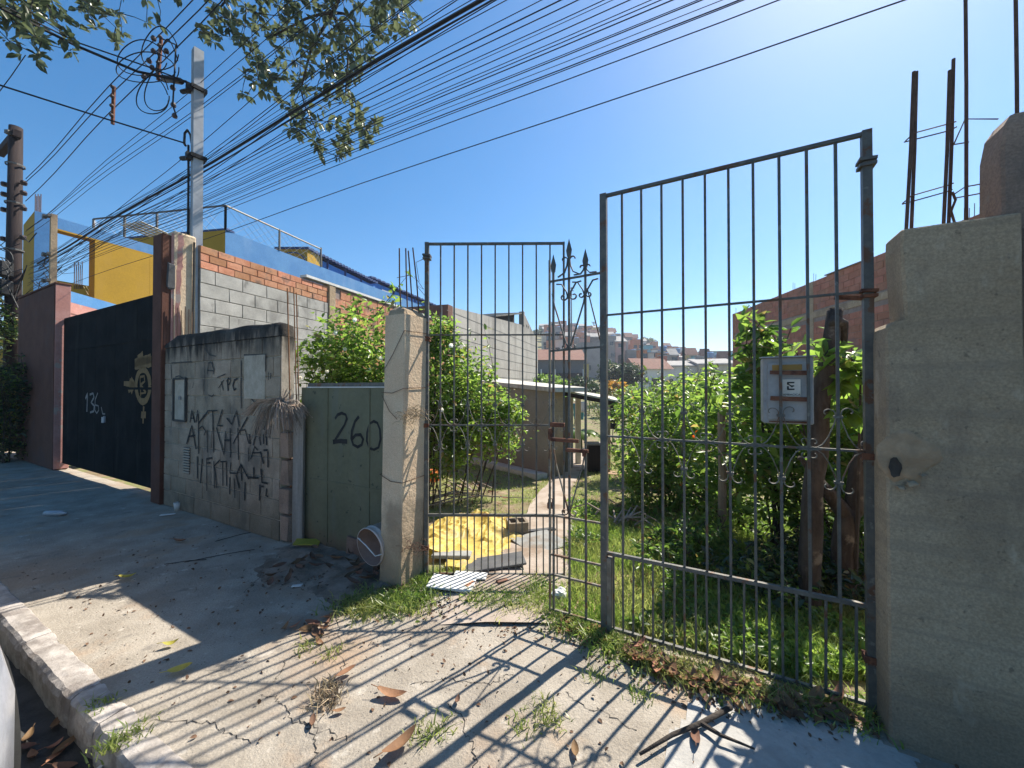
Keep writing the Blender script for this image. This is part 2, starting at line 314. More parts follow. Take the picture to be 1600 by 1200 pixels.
M['rubber'] = pm('tyre_rubber', (.02, .02, .02), (.03, .03, .03), 9, .85, .2, 60)
M['lamp'] = pm('headlight_glass', (.5, .52, .55), (.45, .47, .5), 4, .15, 0, spec=.7)
M['insul'] = pm('insulator_glaze', (.05, .035, .035), (.08, .05, .045), 5, .4, 0)
M['bluebag'] = pm('pale_blue_plastic', (.38, .52, .66), (.30, .44, .60), 8, .4, .3, 40, trans=.2)
M['navy_cloth'] = pm('navy_cloth', (.03, .035, .06), (.045, .05, .08), 8, .9, .3, 40)
M['teal_cloth'] = pm('teal_cloth', (.10, .30, .33), (.08, .25, .3), 8, .9, .3, 40)
# ================================================================ GROUND
def nz3(x, y, s, k=0): return mnoise.noise((x*s+k*17.3, y*s-k*9.1, k*3.7))
def grid_mesh(xs, ys, fn, m):
    nx, ny = len(xs), len(ys); v = [fn(x, y) for x in xs for y in ys]
    f = [(i*ny+j, (i+1)*ny+j, (i+1)*ny+j+1, i*ny+j+1) for i in range(nx-1) for j in range(ny-1)]
    me = bpy.data.meshes.new('sheet'); me.from_pydata(v, [], f); me.materials.append(m)
    for p in me.polygons: p.use_smooth = True
    return me
def PX(s, n, pts): pass
# one sheet out to the horizon; near part fine
def ax(lo, hi, near0, near1, st, gr):
    a = list(np.arange(near0, near1, st)); d = st
    x = near1
    while x < hi: a.append(x); d *= gr; x += d
    a.append(hi); x = near0-st; d = st; b = []
    while x > lo: b.append(x); d *= gr; x -= d
    b.append(lo); return b[::-1]+a
def fground(x, y):
    s, n = SN(x, y)
    z = zg(x, y)
    if n < 2.36: z = -.5
    elif y < 16 and abs(x) < 12: z += .02*nz3(x, y, 1.3)+.012*nz3(x, y, 4)-.012
    return (x, y, z)
# path strip through the lot
PATH = [(-.02, 2.8, .42), (.16, 3.6, .36), (.38, 4.3, .32), (.50, 5.2, .29), (.68, 6.2, .26), (1.08, 7.8, .24), (1.55, 9.6, .32), (2.15, 12.4, .42), (2.6, 14.5, .4)]
def path_x(y):
    return lerp_tab(y, [(b, a) for a, b, c in PATH]), lerp_tab(y, [(b, c) for a, b, c in PATH])
tag(link('ground', grid_mesh(ax(-900, 900, -6, 11, .12, 1.12), ax(-40, 900, 1.0, 15, .12, 1.12), fground, M['soil'])), kind='structure')
ps = MB(); rows = []
for y in np.arange(2.45, 14.5, .15):
    x, wd = path_x(y); jl = .05*nz3(x, y, 2.3, 1); jr = .05*nz3(x, y, 2.3, 2)
    rows.append([(x-wd+jl, y), (x-wd*.35, y), (x+wd*.35, y), (x+wd+jr, y)])
for r in rows: ps.v += [(a, b, (zg(a, b) if b > 2.7 else -.0)+(.022 if 0 < i < 3 else .006)+.008*nz3(a, b, 3, 4)) for i, (a, b) in enumerate(r)]
ps.f = [(4*i+j, 4*i+j+1, 4*i+j+5, 4*i+j+4) for i in range(len(rows)-1) for j in range(3)]
struct('path', ps, M['path'], True)
pt = MB()
for k, (px, py, rx, ry) in enumerate([(968, 738, .45, .28), (985, 745, .4, .2), (915, 945, .16, .10), (955, 905, .2, .12)]):
    c = G(px, py); vs = [(c.x, c.y, c.z+.012)]
    for a in range(20): 
        t = 2*math.pi*a/20; q = 1+.25*nz3(math.cos(t), math.sin(t), 1.5, k); x = c.x+rx*q*math.cos(t); y = c.y+ry*q*math.sin(t); vs.append((x, y, zg(x, y)-.004))
    pt.add(vs, [(0, i+1, (i+1) % 20+1) for i in range(20)])
struct('bare_soil', pt, pm('bare_red_soil', (.36, .235, .16), (.42, .29, .21), 5, .95, .5, 60), True)
# road, kerb, sidewalk (street frame)
struct('road', MB().add([W(-40, -14, -.15), W(40, -14, -.15), W(40, .80, -.15), W(-40, .80, -.15)], [(0, 1, 2, 3)]), M['asphalt'])
def fside(s, n):
    z = .012*nz3(s, n, .9)+.006*nz3(s, n, 3.1, 2)+.0035*nz3(s, n, 11, 3)+.0016*nz3(s, n, 27, 5)
    p = W(s, n, z)
    if n > 2.32: p.z -= (n-2.32)*.2
    return p
ss = list(np.arange(-40, -16, 1.0))+list(np.arange(-16, -6, .12))+list(np.arange(-6, 2.2, .03))+list(np.arange(2.2, 20, 1.0))
sw = tag(link('sidewalk', grid_mesh(ss, list(np.arange(.74, 2.5, .03)), fside, M['concrete'])), kind='structure')
# cracks: thin recessed-looking dark fissures with their own width, laid as slivers in the slab
cr = MB(); cracks = [[(60, 1008), (300, 1000)], [(385, 925), (410, 895), (440, 862)], [(475, 1200), (490, 1160), (470, 1120)], [(640, 1075), (700, 1062), (760, 1068), (800, 1050)], [(700, 1100), (740, 1150), (752, 1200)], [(880, 1085), (930, 1120), (1000, 1140)],
    [(400, 1085), (450, 1100), (480, 1140), (540, 1160)], [(250, 1120), (330, 1128), (400, 1160)], [(560, 930), (520, 985), (540, 1040), (500, 1080)], [(430, 1065), (445, 1035), (480, 1020)]]
for c in cracks[1:]:
    P = [G(*p) for p in c]; Q = []
    for a, b in zip(P, P[1:]):
        for t in np.arange(0, 1, .07):
            q = a.lerp(b, t); Q.append(q+Vector((nz3(q.x, q.y, 8, 7)*.05+random.gauss(0, .007), nz3(q.x, q.y, 8, 8)*.05+random.gauss(0, .007), 0)))
    for i in range(len(Q)-1):
        t = (Q[i+1]-Q[i]).normalized(); side = Vector((-t.y, t.x, 0)); w0 = .0016*(.3+random.random()); w1 = .0016*(.3+random.random())
        vs = []
        for q, ww in ((Q[i], w0), (Q[i+1], w1)):
            for sg in (1, -1):
                r = q+side*sg*ww; s_, n_ = SN(r.x, r.y); r = fside(s_, n_); r.z += .0022; vs.append(r)
        cr.add(vs, [(0, 1, 3, 2)])
tag(part('sidewalk_crack', cr, M['dark_void'], sw), kind='stuff')
PP = [SN(*G(*p)[:2]) for p in ((1085, 1086), (1180, 1098), (1290, 1122), (1372, 1166), (1440, 1199), (1440, 1260), (960, 1260), (1010, 1185), (1060, 1140))]
def inpoly(P, x, y):
    r = False; j = len(P)-1
    for i in range(len(P)):
        if (P[i][1] > y) != (P[j][1] > y) and x < (P[j][0]-P[i][0])*(y-P[i][1])/(P[j][1]-P[i][1])+P[i][0]: r = not r
        j = i
    return r
cp_ = MB(); sa = list(np.arange(-.2, 1.6, .02)); na = list(np.arange(.9, 2.34, .02))
vid = {}
for i, s in enumerate(sa):
    for j, n in enumerate(na):
        q = fside(s, n); q.z += .004+.006*max(0, nz3(s, n, 2.5, 9)); vid[i, j] = len(cp_.v); cp_.v.append(q)
cp_.f = [(vid[i, j], vid[i+1, j], vid[i+1, j+1], vid[i, j+1]) for i in range(len(sa)-1) for j in range(len(na)-1) if inpoly(PP, sa[i]+.03*nz3(sa[i], na[j], 5, 5), na[j]+.03*nz3(sa[i], na[j], 5, 6))]
struct('sidewalk_patch', cp_, M['new_concrete'], True)
kb = link('kerb', None); tag(kb, kind='structure')
kjoints = [-9.6, -8.7, -7.8, -6.9, -6.05, -5.2, -4.4, -3.62, -2.78, -2.46, -1.7, -.9, -.1, .8, 1.7]
for a, b in zip(kjoints, kjoints[1:]):
    mb = MB(); st = max(2, int((b-a)/.03)); prof = [(.625, -.2), (.623, -.10), (.625, -.04), (.633, -.012), (.648, .002), (.68, .006), (.72, .006), (.746, .004), (.757, -.006), (.76, -.2)]
    for i in range(st+1):
        s = a+.004+(b-a-.008)*i/st
        e = .008 if i in (0, st) else 0
        for n, z in prof: 
            mb.v.append(W(s, n+.008*nz3(s, n*4+z*6, 4, 1)+.006*nz3(s, z*8, 17, 3)+(e if n < .65 else 0), z-e*.6+(.006*nz3(s, n*3, 6, 2)+.004*nz3(s, n*9, 19, 4)-.02*max(0, nz3(s, 2, 3.1, 6)-.25)*(n < .64) if z > -.1 else 0)))
    k = len(prof); mb.f = [(i*k+j, i*k+j+1, (i+1)*k+j+1, (i+1)*k+j) for i in range(st) for j in range(k-1)]+[tuple(range(k)), tuple(st*k+j for j in range(k))[::-1]]
    part('kerb_stone', mb, M['kerb'], kb, False)

# ================================================================ BLOCK / BRICK WALL MAKER
def masonry(parent, L, z0, z1, bw, bh, th, mats, mort, mname, joint=.009, jit=.0015, y=0, top=None, cut=None, name='block', limit=300, start=0, depth=None):
    """courses of separate blocks on the local plane y (front at y), plus a mortar core"""
    depth = depth or th; shared = [MB().bbox((0, 0, 0), (bw-joint, depth, bh-joint), .004, jit).mesh(name, mats) for _ in range(4)]
    n = 0; z = z0; r = start; rest = MB()
    while z+bh <= z1+.001:
        x = -(bw/2 if r % 2 else 0)
        while x < L-.02:
            a, b = max(x, 0), min(x+bw, L)
            if b-a > .05 and (cut is None or not cut((a+b)/2, z+bh/2)) and (top is None or z+bh <= top((a+b)/2)):
                c = ((a+b)/2, y+depth/2+random.uniform(-.002, .002), z+bh/2)
                if n < limit:
                    link(name, random.choice(shared), parent, c, (random.uniform(-.004, .004),)*3, ((b-a-joint)/(bw-joint), 1, 1)); n += 1
                else: rest.box(c, (b-a-joint, depth, bh-joint), jit=jit)
            x += bw
        z += bh; r += 1
    if rest.v: tag(part(name, rest, mats, parent), kind='stuff')
    if mort is not None: part('mortar', MB().box((L/2, y+.006+th/2, (z0+min(z, z1))/2), (L, th-.012, min(z, z1)-z0-.004)), mort, parent)

# ---------------------------------------------------------------- graffiti wall
GW0, GW1, GN = -6.32, -3.80, 2.24
gw = street('graffiti_wall', 'grey concrete block wall with black mould along its top and black graffiti tags', 'wall', GW0, GN)
masonry(gw, GW1-GW0, .0, 2.025, .40, .2020, .14, M['block'], M['mortar'], 'm', joint=.010)
cp = MB(); st = 24; Lg = GW1-GW0
for i in range(st+1):
    x = Lg*i/st; h = .15+.025*nz3(x, 1, 2.5)+.012*nz3(x, 2, 9)+(-.02 if i == st else 0)
    if i < 3: h -= .03*(3-i)
    for yy, zz in ((-.006, 0), (-.004+.01*nz3(x, 3, 8), h*.6), (.01, h-.015), (.06, h+.012*nz3(x, 5, 7)), (.13, h-.02), (.146, 0)): cp.v.append((x, yy, 2.022+zz))
cp.f = [(i*6+j, i*6+j+1, (i+1)*6+j+1, (i+1)*6+j) for i in range(st) for j in range(5)]+[(0, 1, 2, 3, 4, 5), tuple(st*6+j for j in range(6))[::-1]]
part('coping', cp, M['block'], gw, True)
def gpl(px, py, lift=0):      # a point on the wall face, in the wall's own frame
    s, z = onN(px, py, GN); return (s-GW0, -lift, z)
def gbox(px0, py0, px1, py1, d0, d1):
    a = gpl(px0, py0); b = gpl(px1, py1); x0, x1 = sorted((a[0], b[0])); z0, z1 = sorted((a[2], b[2]))
    return ((x0+x1)/2, (-d0-d1)/2, (z0+z1)/2), (x1-x0, abs(d1-d0), z1-z0)
c, d = gbox(383, 556, 415, 624, -.004, .010); part('plaster_patch', MB().bbox(c, d, .004), M['mortar'], gw)
c, d = gbox(274, 592, 292, 658, .002, .02); mt = part('meter_frame', MB().box((c[0]-d[0]/2, c[1], c[2]), (.025, .03, d[2])).box((c[0]+d[0]/2, c[1], c[2]), (.025, .03, d[2])).box((c[0], c[1], c[2]+d[2]/2), (d[0], .028, .025)).box((c[0], c[1], c[2]-d[2]/2), (d[0], .028, .025)), M['ink_soft'], gw)
part('meter_glass', MB().box((c[0], -.006, c[2]), (d[0]-.02, .008, d[2]-.02)), M['mortar'], mt)
part('meter_dial', MB().box((c[0]+.01, -.016, c[2]+.02), (.05, .012, .04)), M['chalk'], mt)
c, d = gbox(288, 698, 297, 741, .0, .012); vt = part('louvre_vent', MB().box((c[0], -.003, c[2]), (d[0], .006, d[2])), M['dark_void'], gw)
for k in range(10): part('slat', MB().box((c[0], -.010, c[2]-d[2]/2+(k+.5)*d[2]/10), (d[0], .012, d[2]/10*.55), rx=.4), M['mortar'], vt)
K = 5.2174
A4 = lambda L: [(250+x/K, 500+y/K) for x, y in L]
A5 = lambda L: [(250+x/K, 640+y/K) for x, y in L]
tags4 = [[(482, 556), (525, 490)], [(505, 500), (522, 575)], [(555, 490), (562, 578)], [(548, 500), (565, 472), (582, 490), (572, 520), (556, 532)], [(638, 478), (612, 490), (600, 535), (610, 572), (625, 558)],
    [(250, 835), (265, 735), (290, 835)], [(256, 800), (286, 800)], [(300, 835), (312, 735)], [(320, 842), (395, 745)], [(390, 740), (475, 738)], [(435, 740), (442, 1080)], [(515, 728), (475, 860), (517, 862)], [(550, 800), (590, 850), (630, 740), (652, 870)], [(720, 790), (600, 1010)],
    [(222, 1010), (265, 860), (300, 1052)], [(235, 950), (292, 940)], [(318, 760), (320, 1090)], [(320, 890), (350, 865), (378, 905), (365, 940)], [(390, 895), (392, 1080)], [(465, 875), (528, 1100), (542, 905)], [(530, 980), (580, 980)], [(578, 880), (580, 1120)], [(640, 880), (646, 1140)], [(650, 900), (700, 895), (732, 1010)], [(735, 930), (742, 1010)],
    [(768, 1020), (800, 830), (826, 1020)], [(850, 830), (875, 830), (850, 890), (885, 900)], [(850, 930), (850, 1010)], [(870, 900), (876, 1020)]]
tags5 = [[(725, 310), (728, 422)], [(745, 405), (778, 300), (802, 330)], [(755, 352), (822, 350)], [(825, 340), (850, 440)], [(850, 330), (885, 330)], [(885, 340), (886, 470)],
    [(310, 380), (312, 560)], [(350, 400), (335, 600)], [(385, 400), (387, 660)], [(385, 402), (432, 392)], [(385, 436), (418, 432)], [(445, 420), (450, 640)], [(495, 408), (450, 455), (470, 640)], [(498, 424), (548, 422)], [(515, 430), (519, 620)], [(545, 430), (549, 620)], [(585, 430), (575, 515), (632, 520), (665, 445), (730, 565)], [(665, 450), (672, 580)], [(625, 530), (652, 640)], [(610, 560), (616, 720)], [(720, 552), (806, 555)], [(770, 470), (772, 560)], [(700, 590), (695, 740)], [(830, 480), (836, 590), (885, 602)], [(820, 610), (816, 740)], [(830, 625), (852, 625)], [(875, 640), (870, 702), (888, 706)], [(575, 550), (573, 690)]]
soft4 = [[(365, 215), (368, 580)], [(372, 232), (410, 285), (462, 296)], [(390, 442), (400, 350), (425, 345), (445, 400), (440, 442)], [(390, 410), (442, 415)], [(400, 610), (430, 625), (445, 605)], [(720, 405), (745, 400), (756, 425), (735, 450), (756, 465), (745, 495), (718, 500)], [(822, 430), (795, 425), (785, 470), (802, 510)], [(795, 545), (790, 575)], [(690, 480), (720, 600), (790, 690)], [(668, 330), (668, 720)], [(95, 350), (100, 480)], [(100, 350), (265, 340)], [(470, 470), (540, 440)], [(890, 425), (890, 490)], [(910, 430), (908, 480)], [(280, 510), (270, 555)], [(690, 285), (865, 282), (863, 420)], [(130, 465), (160, 455), (222, 485), (222, 600)]]
def strokes(lst, w, plf, base, m, parent, name):
    for L in lst:
        P = [plf(*p) for p in L]; pts = [(p[0], p[2]) for p in P]; fine = []
        for a, b in zip(pts, pts[1:]):
            k = max(1, int(math.dist(a, b)/.05)); fine += [(a[0]+(b[0]-a[0])*i/k, a[1]+(b[1]-a[1])*i/k) for i in range(k)]
        fine.append(pts[-1])
        part(name, MB().ribbon(fine, w*random.uniform(.65, 1.25), lambda a, b, h: (a, base-h, b)), m, parent)
strokes([A4(L) for L in tags4]+[A5(L) for L in tags5], .020, gpl, -.006, M['ink'], gw, 'graffiti_stroke')
strokes([A4(L) for L in soft4], .014, gpl, -.006, M['ink_soft'], gw, 'graffiti_stroke')
# rough mortar end face and the exposed column bars at the wall end
rb = MB()
for px, r_ in ((449, .006), (459, .005), (463, .005)):
    t = at(px, 452+random.uniform(-4, 6), 3.78); b = at(px+6, 850, 3.78); rb = MB()
    rb.tube([b, b.lerp(t, .5)+Vector((.01, 0, 0)), t], r_, 6)
    solo('steel_bar', rb, M['rebar_bright'], {449: 'leftmost rusty upright bar beside the end of the graffiti wall', 459: 'middle rusty upright bar between graffiti wall and green sheet', 463: 'rightmost rusty upright bar beside the green sheet'}[px], 'rebar', 'rusty bars at the end of the graffiti wall')
stub = MB(); 
for k in range(5): stub.box(W(-3.72, GN+.07, .14+.27*k)+Vector((0, 0, 0)), (.12+.02*(k % 2), .14, .24), rz=ROT, jit=.012)
solo('column_core', stub, M['pillar_dark'], 'dark broken concrete column stub against the right end of graffiti wall', 'column')
pl = MB(); a = W(-3.60, 2.30)
pl.hull([a+Vector((-.055, 0, 0)), a+Vector((.055, -.02, 0)), a+Vector((.055, .02, 0)), a+Vector((-.055, .04, 0))], [Vector((0, 0, 1.31))+a+Vector(q) for q in ((-.05, 0, 0), (.06, -.02, .02), (.06, .02, .02), (-.05, .04, 0))])
solo('plank', pl, M['plank'], 'grey weathered upright plank at the left edge of the green metal sheet', 'plank')
# dry root bundle
rt = MB(); c = Vector(at(440, 628, 3.60))
for k in range(130):
    a = random.uniform(-1, 1); ln = random.uniform(.12, .36); tip = c+Vector((a*.30-.03+random.uniform(-.03, .03), random.uniform(-.1, .04), -ln*(.45 if abs(a) > .8 else 1)))
    mid = c.lerp(tip, .45)+Vector((a*.06, -.04, .05)); rt.tube([c+Vector((random.uniform(-.03, .03), 0, random.uniform(-.02, .05))), mid, tip], random.uniform(.0018, .004), 3, False)
for k in range(14): rt.tube([c, c+Vector((random.uniform(0, .08), .02, random.uniform(.05, .13)))], .003, 3, False)
solo('dry_roots', rt, M['root'], 'hanging bundle of dry grey roots at the end of the graffiti wall', 'roots')

# ---------------------------------------------------------------- green sheet with house number
gs = street('green_sheet', 'tall green metal sheet painted with a black house number 260', 'panel', -3.545, 2.36)
LG = 1.27
part('sheet', MB().box((LG/2-.05, .004, .755), (LG+.10, .006, 1.51)), M['green_sheet'], gs)
part('top_rail', MB().box((LG/2, .03, 1.535), (LG+.02, .05, .035)), M['iron'], gs)
part('painted_lit_edge', MB().box((LG/2, -.004, 1.512), (LG, .008, .010)), M['white'], gs)  # white strip colours the sheet's top edge as if sunlit
part('bottom_board', MB().box((LG*.72, -.016, .09), (.62, .025, .15), ry=.05), pm('red_brown_board', (.20, .12, .09), (.26, .17, .13), 6, .9, .4, 60), gs)
for x in (.30, .86): part('seam', MB().box((x, -.001, .78), (.012, .010, 1.44)), M['green_sheet'], gs)
part('mid_rail', MB().box((LG/2, -.001, .62), (LG-.06, .006, .03)), M['green_sheet'], gs)
Z6 = 3.529
def spl(px, py, lift=0):
    s, z = onN(px, py, 2.36); return (s+3.545, -lift, z)
num = [[(225, 262), (240, 240), (262, 231), (284, 240), (290, 262), (277, 297), (245, 348), (220, 388)], [(213, 390), (255, 385), (292, 388)],
    [(357, 250), (335, 277), (318, 330), (315, 372), (325, 405), (350, 418), (372, 405), (380, 375), (366, 350), (338, 352), (318, 375)],
    [(440, 275), (415, 290), (402, 340), (400, 385), (415, 425), (440, 433), (465, 420), (476, 375), (472, 320), (458, 285), (438, 276)]]
strokes([[(460+x/Z6, 580+y/Z6) for x, y in L] for L in num], .036, spl, -.0, M['ink'], gs, 'painted_digit')

# ---------------------------------------------------------------- gate pillars
def rough_pillar(name, m, prof, s, n, parent=None):
    """stack of slightly irregular rings: prof = [(z, s0, s1, n0, n1)]"""
    mb = MB()
    for i, (z, s0, s1, n0, n1) in enumerate(prof):
        for (a, b) in ((s0, n0), (s1, n0), (s1, n1), (s0, n1)):
            cs, cn = (s0+s1)/2, (n0+n1)/2; j = .005
            ch_ = .008+.006*nz3(a*5, z*2, 3, 8)
            for ca, cb in ((a+(ch_ if a < cs else -ch_), b), (a, b+(ch_ if b < cn else -ch_))):
                mb.v.append((ca+j*nz3(ca*3, z, 4, 1), cb+j*nz3(cb*3, z, 4, 2), z))
    k = 8
    order = [0, 2, 3, 5, 4, 6, 7, 1]   # ring order from the corner pairs
    order = [1, 0, 2, 3, 5, 4, 6, 7]
    # corners: 0 -> (s0 n0), 1 -> (s1 n0), 2 -> (s1 n1), 3 -> (s0 n1): pairs (0,1),(2,3),(4,5),(6,7); first of pair lies along s, second along n
    for i in range(len(prof)-1):
        for q in range(8): 
            a, b = order[q], order[(q+1) % 8]; mb.f.append((i*8+a, i*8+b, (i+1)*8+b, (i+1)*8+a))
    mb.f += [tuple(order[::-1]), tuple((len(prof)-1)*8+q for q in order)]
    return part(name, mb, m, parent)
lp = street('gate_pillar', 'slim leaning beige concrete gate pillar to the left of the open gate leaf', 'pillar')
pr = []
for i in range(22):
    z = 2.06*i/21; l = .055*i/21
    pr.append((z, -2.315+l, -2.09+l*.55, 2.13, 2.40))
rough_pillar('shaft', M['pillar'], pr, 0, 0, lp)
rough_pillar('broken_top', M['pillar_grey'], [(2.05, -2.25, -2.07, 2.14, 2.39), (2.10, -2.235, -2.09, 2.15, 2.37), (2.13, -2.21, -2.13, 2.19, 2.33)], 0, 0, lp)
for k, (px, top) in enumerate(((624, 388), (634, 388), (638, 392), (645, 387))):
    b = at([627, 637, 645, 655][k], 496, 2.98+.06*(k % 2)); t = at(px, top, 2.98+.06*(k % 2))
    part('rebar', MB().tube([b, b.lerp(t, .5)+Vector((.004*(k-1.5), 0, 0)), t], .0055, 6), M['rebar'], lp).matrix_parent_inverse = Matrix.LocRotScale(Vector((0, 0, 0)), None, None)
lpinv = Matrix.Rotation(-ROT, 4, 'Z')
for o in lp.children:
    if o.name.startswith('rebar'): o.matrix_parent_inverse = lpinv
def wpart(name, mb, m, parent, smooth=False):
    """part built in world coordinates under a parent that stands anywhere"""
    o = part(name, mb, m, None, smooth); bpy_parent(o, parent); return o
def bpy_parent(o, p):
    mw = Matrix.Translation(p.location) @ p.rotation_euler.to_matrix().to_4x4()
    o.parent = p; o.matrix_parent_inverse = mw.inverted()
sm = MB(); sm.tube([at(620, 434, 2.98), at(640, 430, 3.0), at(655, 440, 3.02), at(650, 410, 3.0), at(661, 405, 3.05)], .0025, 4).tube([at(648, 432, 3.), at(662, 452, 3.), at(650, 445, 3.), at(664, 462, 3.)], .0025, 4)
wpart('tie_wire', sm, M['rebar'], lp)
def face(z): l = .055*z/2.06; return -2.315+l-.008, -2.09+l*.55+.008
for za, zb in ((1.47, 1.50), (.84, .80), (1.62, 1.93)):
    a0, b0 = face(za); a1, b1 = face(zb); zm = (za+zb)/2
    part('wire_loop', MB().tube([(a0, 2.36, za), (a0, 2.122, za), ((a0+b1)/2, 2.119, zm-.02), (b1, 2.122, zb), (b1, 2.405, zb+.01)], .0028, 4), M['rebar'], lp)
part('wire_loop', MB().tube([(face(1.45)[0], 2.122, 1.45), (-2.20, 2.119, 1.33), (-2.12, 2.119, 1.27)], .0022, 4), M['rebar'], lp)

rp = street('gate_pillar', 'wide sooty concrete gate pillar with tall bare rebars at the right edge', 'pillar')
pr = [(-.05+1.75*i/18, .625, 1.02, 2.20, 2.42) for i in range(19)]+[(1.76, .628, 1.02, 2.2, 2.42), (1.782, .645, 1.02, 2.2, 2.41), (1.79, .690, 1.02, 2.2, 2.38), (1.83, .688, 1.02, 2.2, 2.38), (1.95, .683, 1.02, 2.2, 2.38), (2.10, .678, 1.02, 2.2, 2.38), (2.165, .68, 1.02, 2.2, 2.38), (2.172, .684, 1.02, 2.206, 2.37)]
rough_pillar('shaft', M['pillar_grey'], pr, 0, 0, rp)
lump = MB(); c = onN(1428, 716, 2.20)
for i in range(7):
    r_ = [.095, .09, .075, .055, .035, .015, .0][i]
    for k in range(16):
        t = 2*math.pi*k/16; q = r_*(1+.45*nz3(math.cos(t)*2, math.sin(t)*2, 1, 9))
        lump.v.append((c[0]-.025+q*math.cos(t)*.95, 2.20-.005*i**.6+.010*nz3(math.cos(t)*r_*30, math.sin(t)*r_*30, 1.1, 4), c[1]+q*math.sin(t)*1.1))
lump.f = [(i*16+k, i*16+(k+1) % 16, (i+1)*16+(k+1) % 16, (i+1)*16+k) for i in range(6) for k in range(16)]
part('mortar_lump', lump, M['patch'], rp, True)
def atN(px, py, n): s, z = onN(px, py, n); return W(s, n, z)
for k, (px, top, px2, y) in enumerate(((1428, 112, 1416, 2.27), (1432, 112, 1424, 2.31), (1484, 110, 1474, 2.40), (1490, 92, 1482, 2.44), (1508, -90, 1510, 2.42), (1586, -90, 1590, 2.45))):
    b = atN(px2, 360, y); t = atN(px, top, y)
    wpart('rebar', MB().tube([b+Vector((0, 0, -.15)), b, b.lerp(t, .5)+Vector((.003, 0, 0)), t], .0065, 7), M['rebar'], rp)
for L in ([(1415, 220, 1.62), (1428, 208, 1.66), (1484, 193, 1.56), (1494, 190, 1.6)], [(1413, 222, 1.62), (1484, 204, 1.56), (1495, 198, 1.6)], [(1410, 318, 1.62), (1424, 306, 1.66), (1480, 290, 1.56), (1490, 286, 1.6)], [(1410, 319, 1.62), (1478, 300, 1.56), (1488, 296, 1.6)], [(1490, 226, 1.6), (1508, 186, 1.6), (1560, 186, 1.5)], [(1490, 226, 1.6), (1514, 222, 1.6)], [(1490, 304, 1.6), (1508, 292, 1.6), (1592, 277, 1.47)], [(1490, 310, 1.6), (1560, 297, 1.5), (1595, 290, 1.47)]):
    wpart('stirrup', MB().tube([atN(p[0], p[1], 2.29 if p[0] < 1450 else 2.43) for p in L], .0028, 5), M['rebar'], rp)
wpart('tie_wire', MB().tube([atN(x, y, 2.43) for x, y in ((1489, 372), (1492, 350), (1486, 330), (1493, 312), (1488, 300))], .005, 5), M['rebar'], rp)
hl = MB()
for i, rr_ in enumerate((1.0, .7, .35)):
    for k in range(14):
        t_ = 2*math.pi*k/14; c_ = onN(1397, 730, 2.19); q = rr_*(1+.35*nz3(math.cos(t_)*2, math.sin(t_)*2, 1.3, 21)); hl.v.append((c_[0]+.022*q*math.cos(t_), 2.178+.0015*i, c_[1]+.042*q*math.sin(t_)))
hl.f = [(i*14+k, i*14+(k+1) % 14, (i+1)*14+(k+1) % 14, (i+1)*14+k) for i in range(2) for k in range(14)]+[tuple(28+k for k in range(14))]
part('painted_hollow', hl, M['bark'], rp)  # flat dark disc; its colour stands in for shade inside a hollow
for px_, py_, w_ in ((1424, 756, .034), (1406, 762, .022), (1440, 742, .018)):
    c_ = onN(px_, py_, 2.19); part('loose_chip', MB().bbox((c_[0], 2.184, c_[1]), (w_, .03, w_*.6), .004, .004), M['pillar_grey'], rp)
# wall that runs on beyond the pillar, with a broken column stub
rw = street('side_wall', 'dark sooty plastered wall running off to the right of the gate pillar', 'wall', 1.022, 2.235)
ww = MB(); st = 30
for i in range(st+1):
    x = 3.2*i/st
    for yy, zz in ((0, -.05), (0, .7), (.002, 1.4), (.0, 2.11), (.015, 2.145), (.21, 2.14), (.22, -.05)): ww.v.append((x, yy+.006*nz3(x, zz, 3), zz+(.02*nz3(x, 0, 4) if zz > 2 else 0)))
ww.f = [(i*7+j, i*7+j+1, (i+1)*7+j+1, (i+1)*7+j) for i in range(st) for j in range(6)]+[tuple(range(7)), tuple(st*7+j for j in range(7))[::-1]]
part('plaster_face', ww, M['pillar_dark'], rw, True)
rough_pillar('broken_column', M['pillar_dark'], [(2.10, .985-1.022, 1.10-1.022, .0, .16), (2.3, .982-1.022, 1.10-1.022, 0, .16), (2.45, .984-1.022, 1.10-1.022, 0.005, .16), (2.54, .998-1.022, 1.10-1.022, .01, .15), (2.58, 1.02-1.022, 1.095-1.022, .02, .14)], 0, 0, rw)

for L, n_ in (([(1513, 797), (1530, 795), (1550, 793), (1575, 794), (1600, 792)], 2.225),):
    Q = []
    for a, b in zip(L, L[1:]):
        for k in range(5): Q.append(onN(a[0]+(b[0]-a[0])*k/5+random.gauss(0, 1), a[1]+(b[1]-a[1])*k/5+random.gauss(0, 1), n_))
    pa = rw if n_ > 2.2 else rp; off = W(1.022, 2.235) if pa is rw else W(0, 0)
    o = part('crack', MB().ribbon(Q, .0035, lambda a, b, h: (a-(1.022 if pa is rw else 0), n_-(2.235 if pa is rw else 0), b)), M['dark_void'], pa)

def rebase(root, s, n):
    """put the root Empty at the foot of its parts without moving them"""
    root.location = W(s, n)
    for c in root.children: c.matrix_parent_inverse = Matrix.Translation((-s, -n, 0)) @ c.matrix_parent_inverse
rebase(lp, -2.2, 2.26); rebase(rp, .82, 2.31)
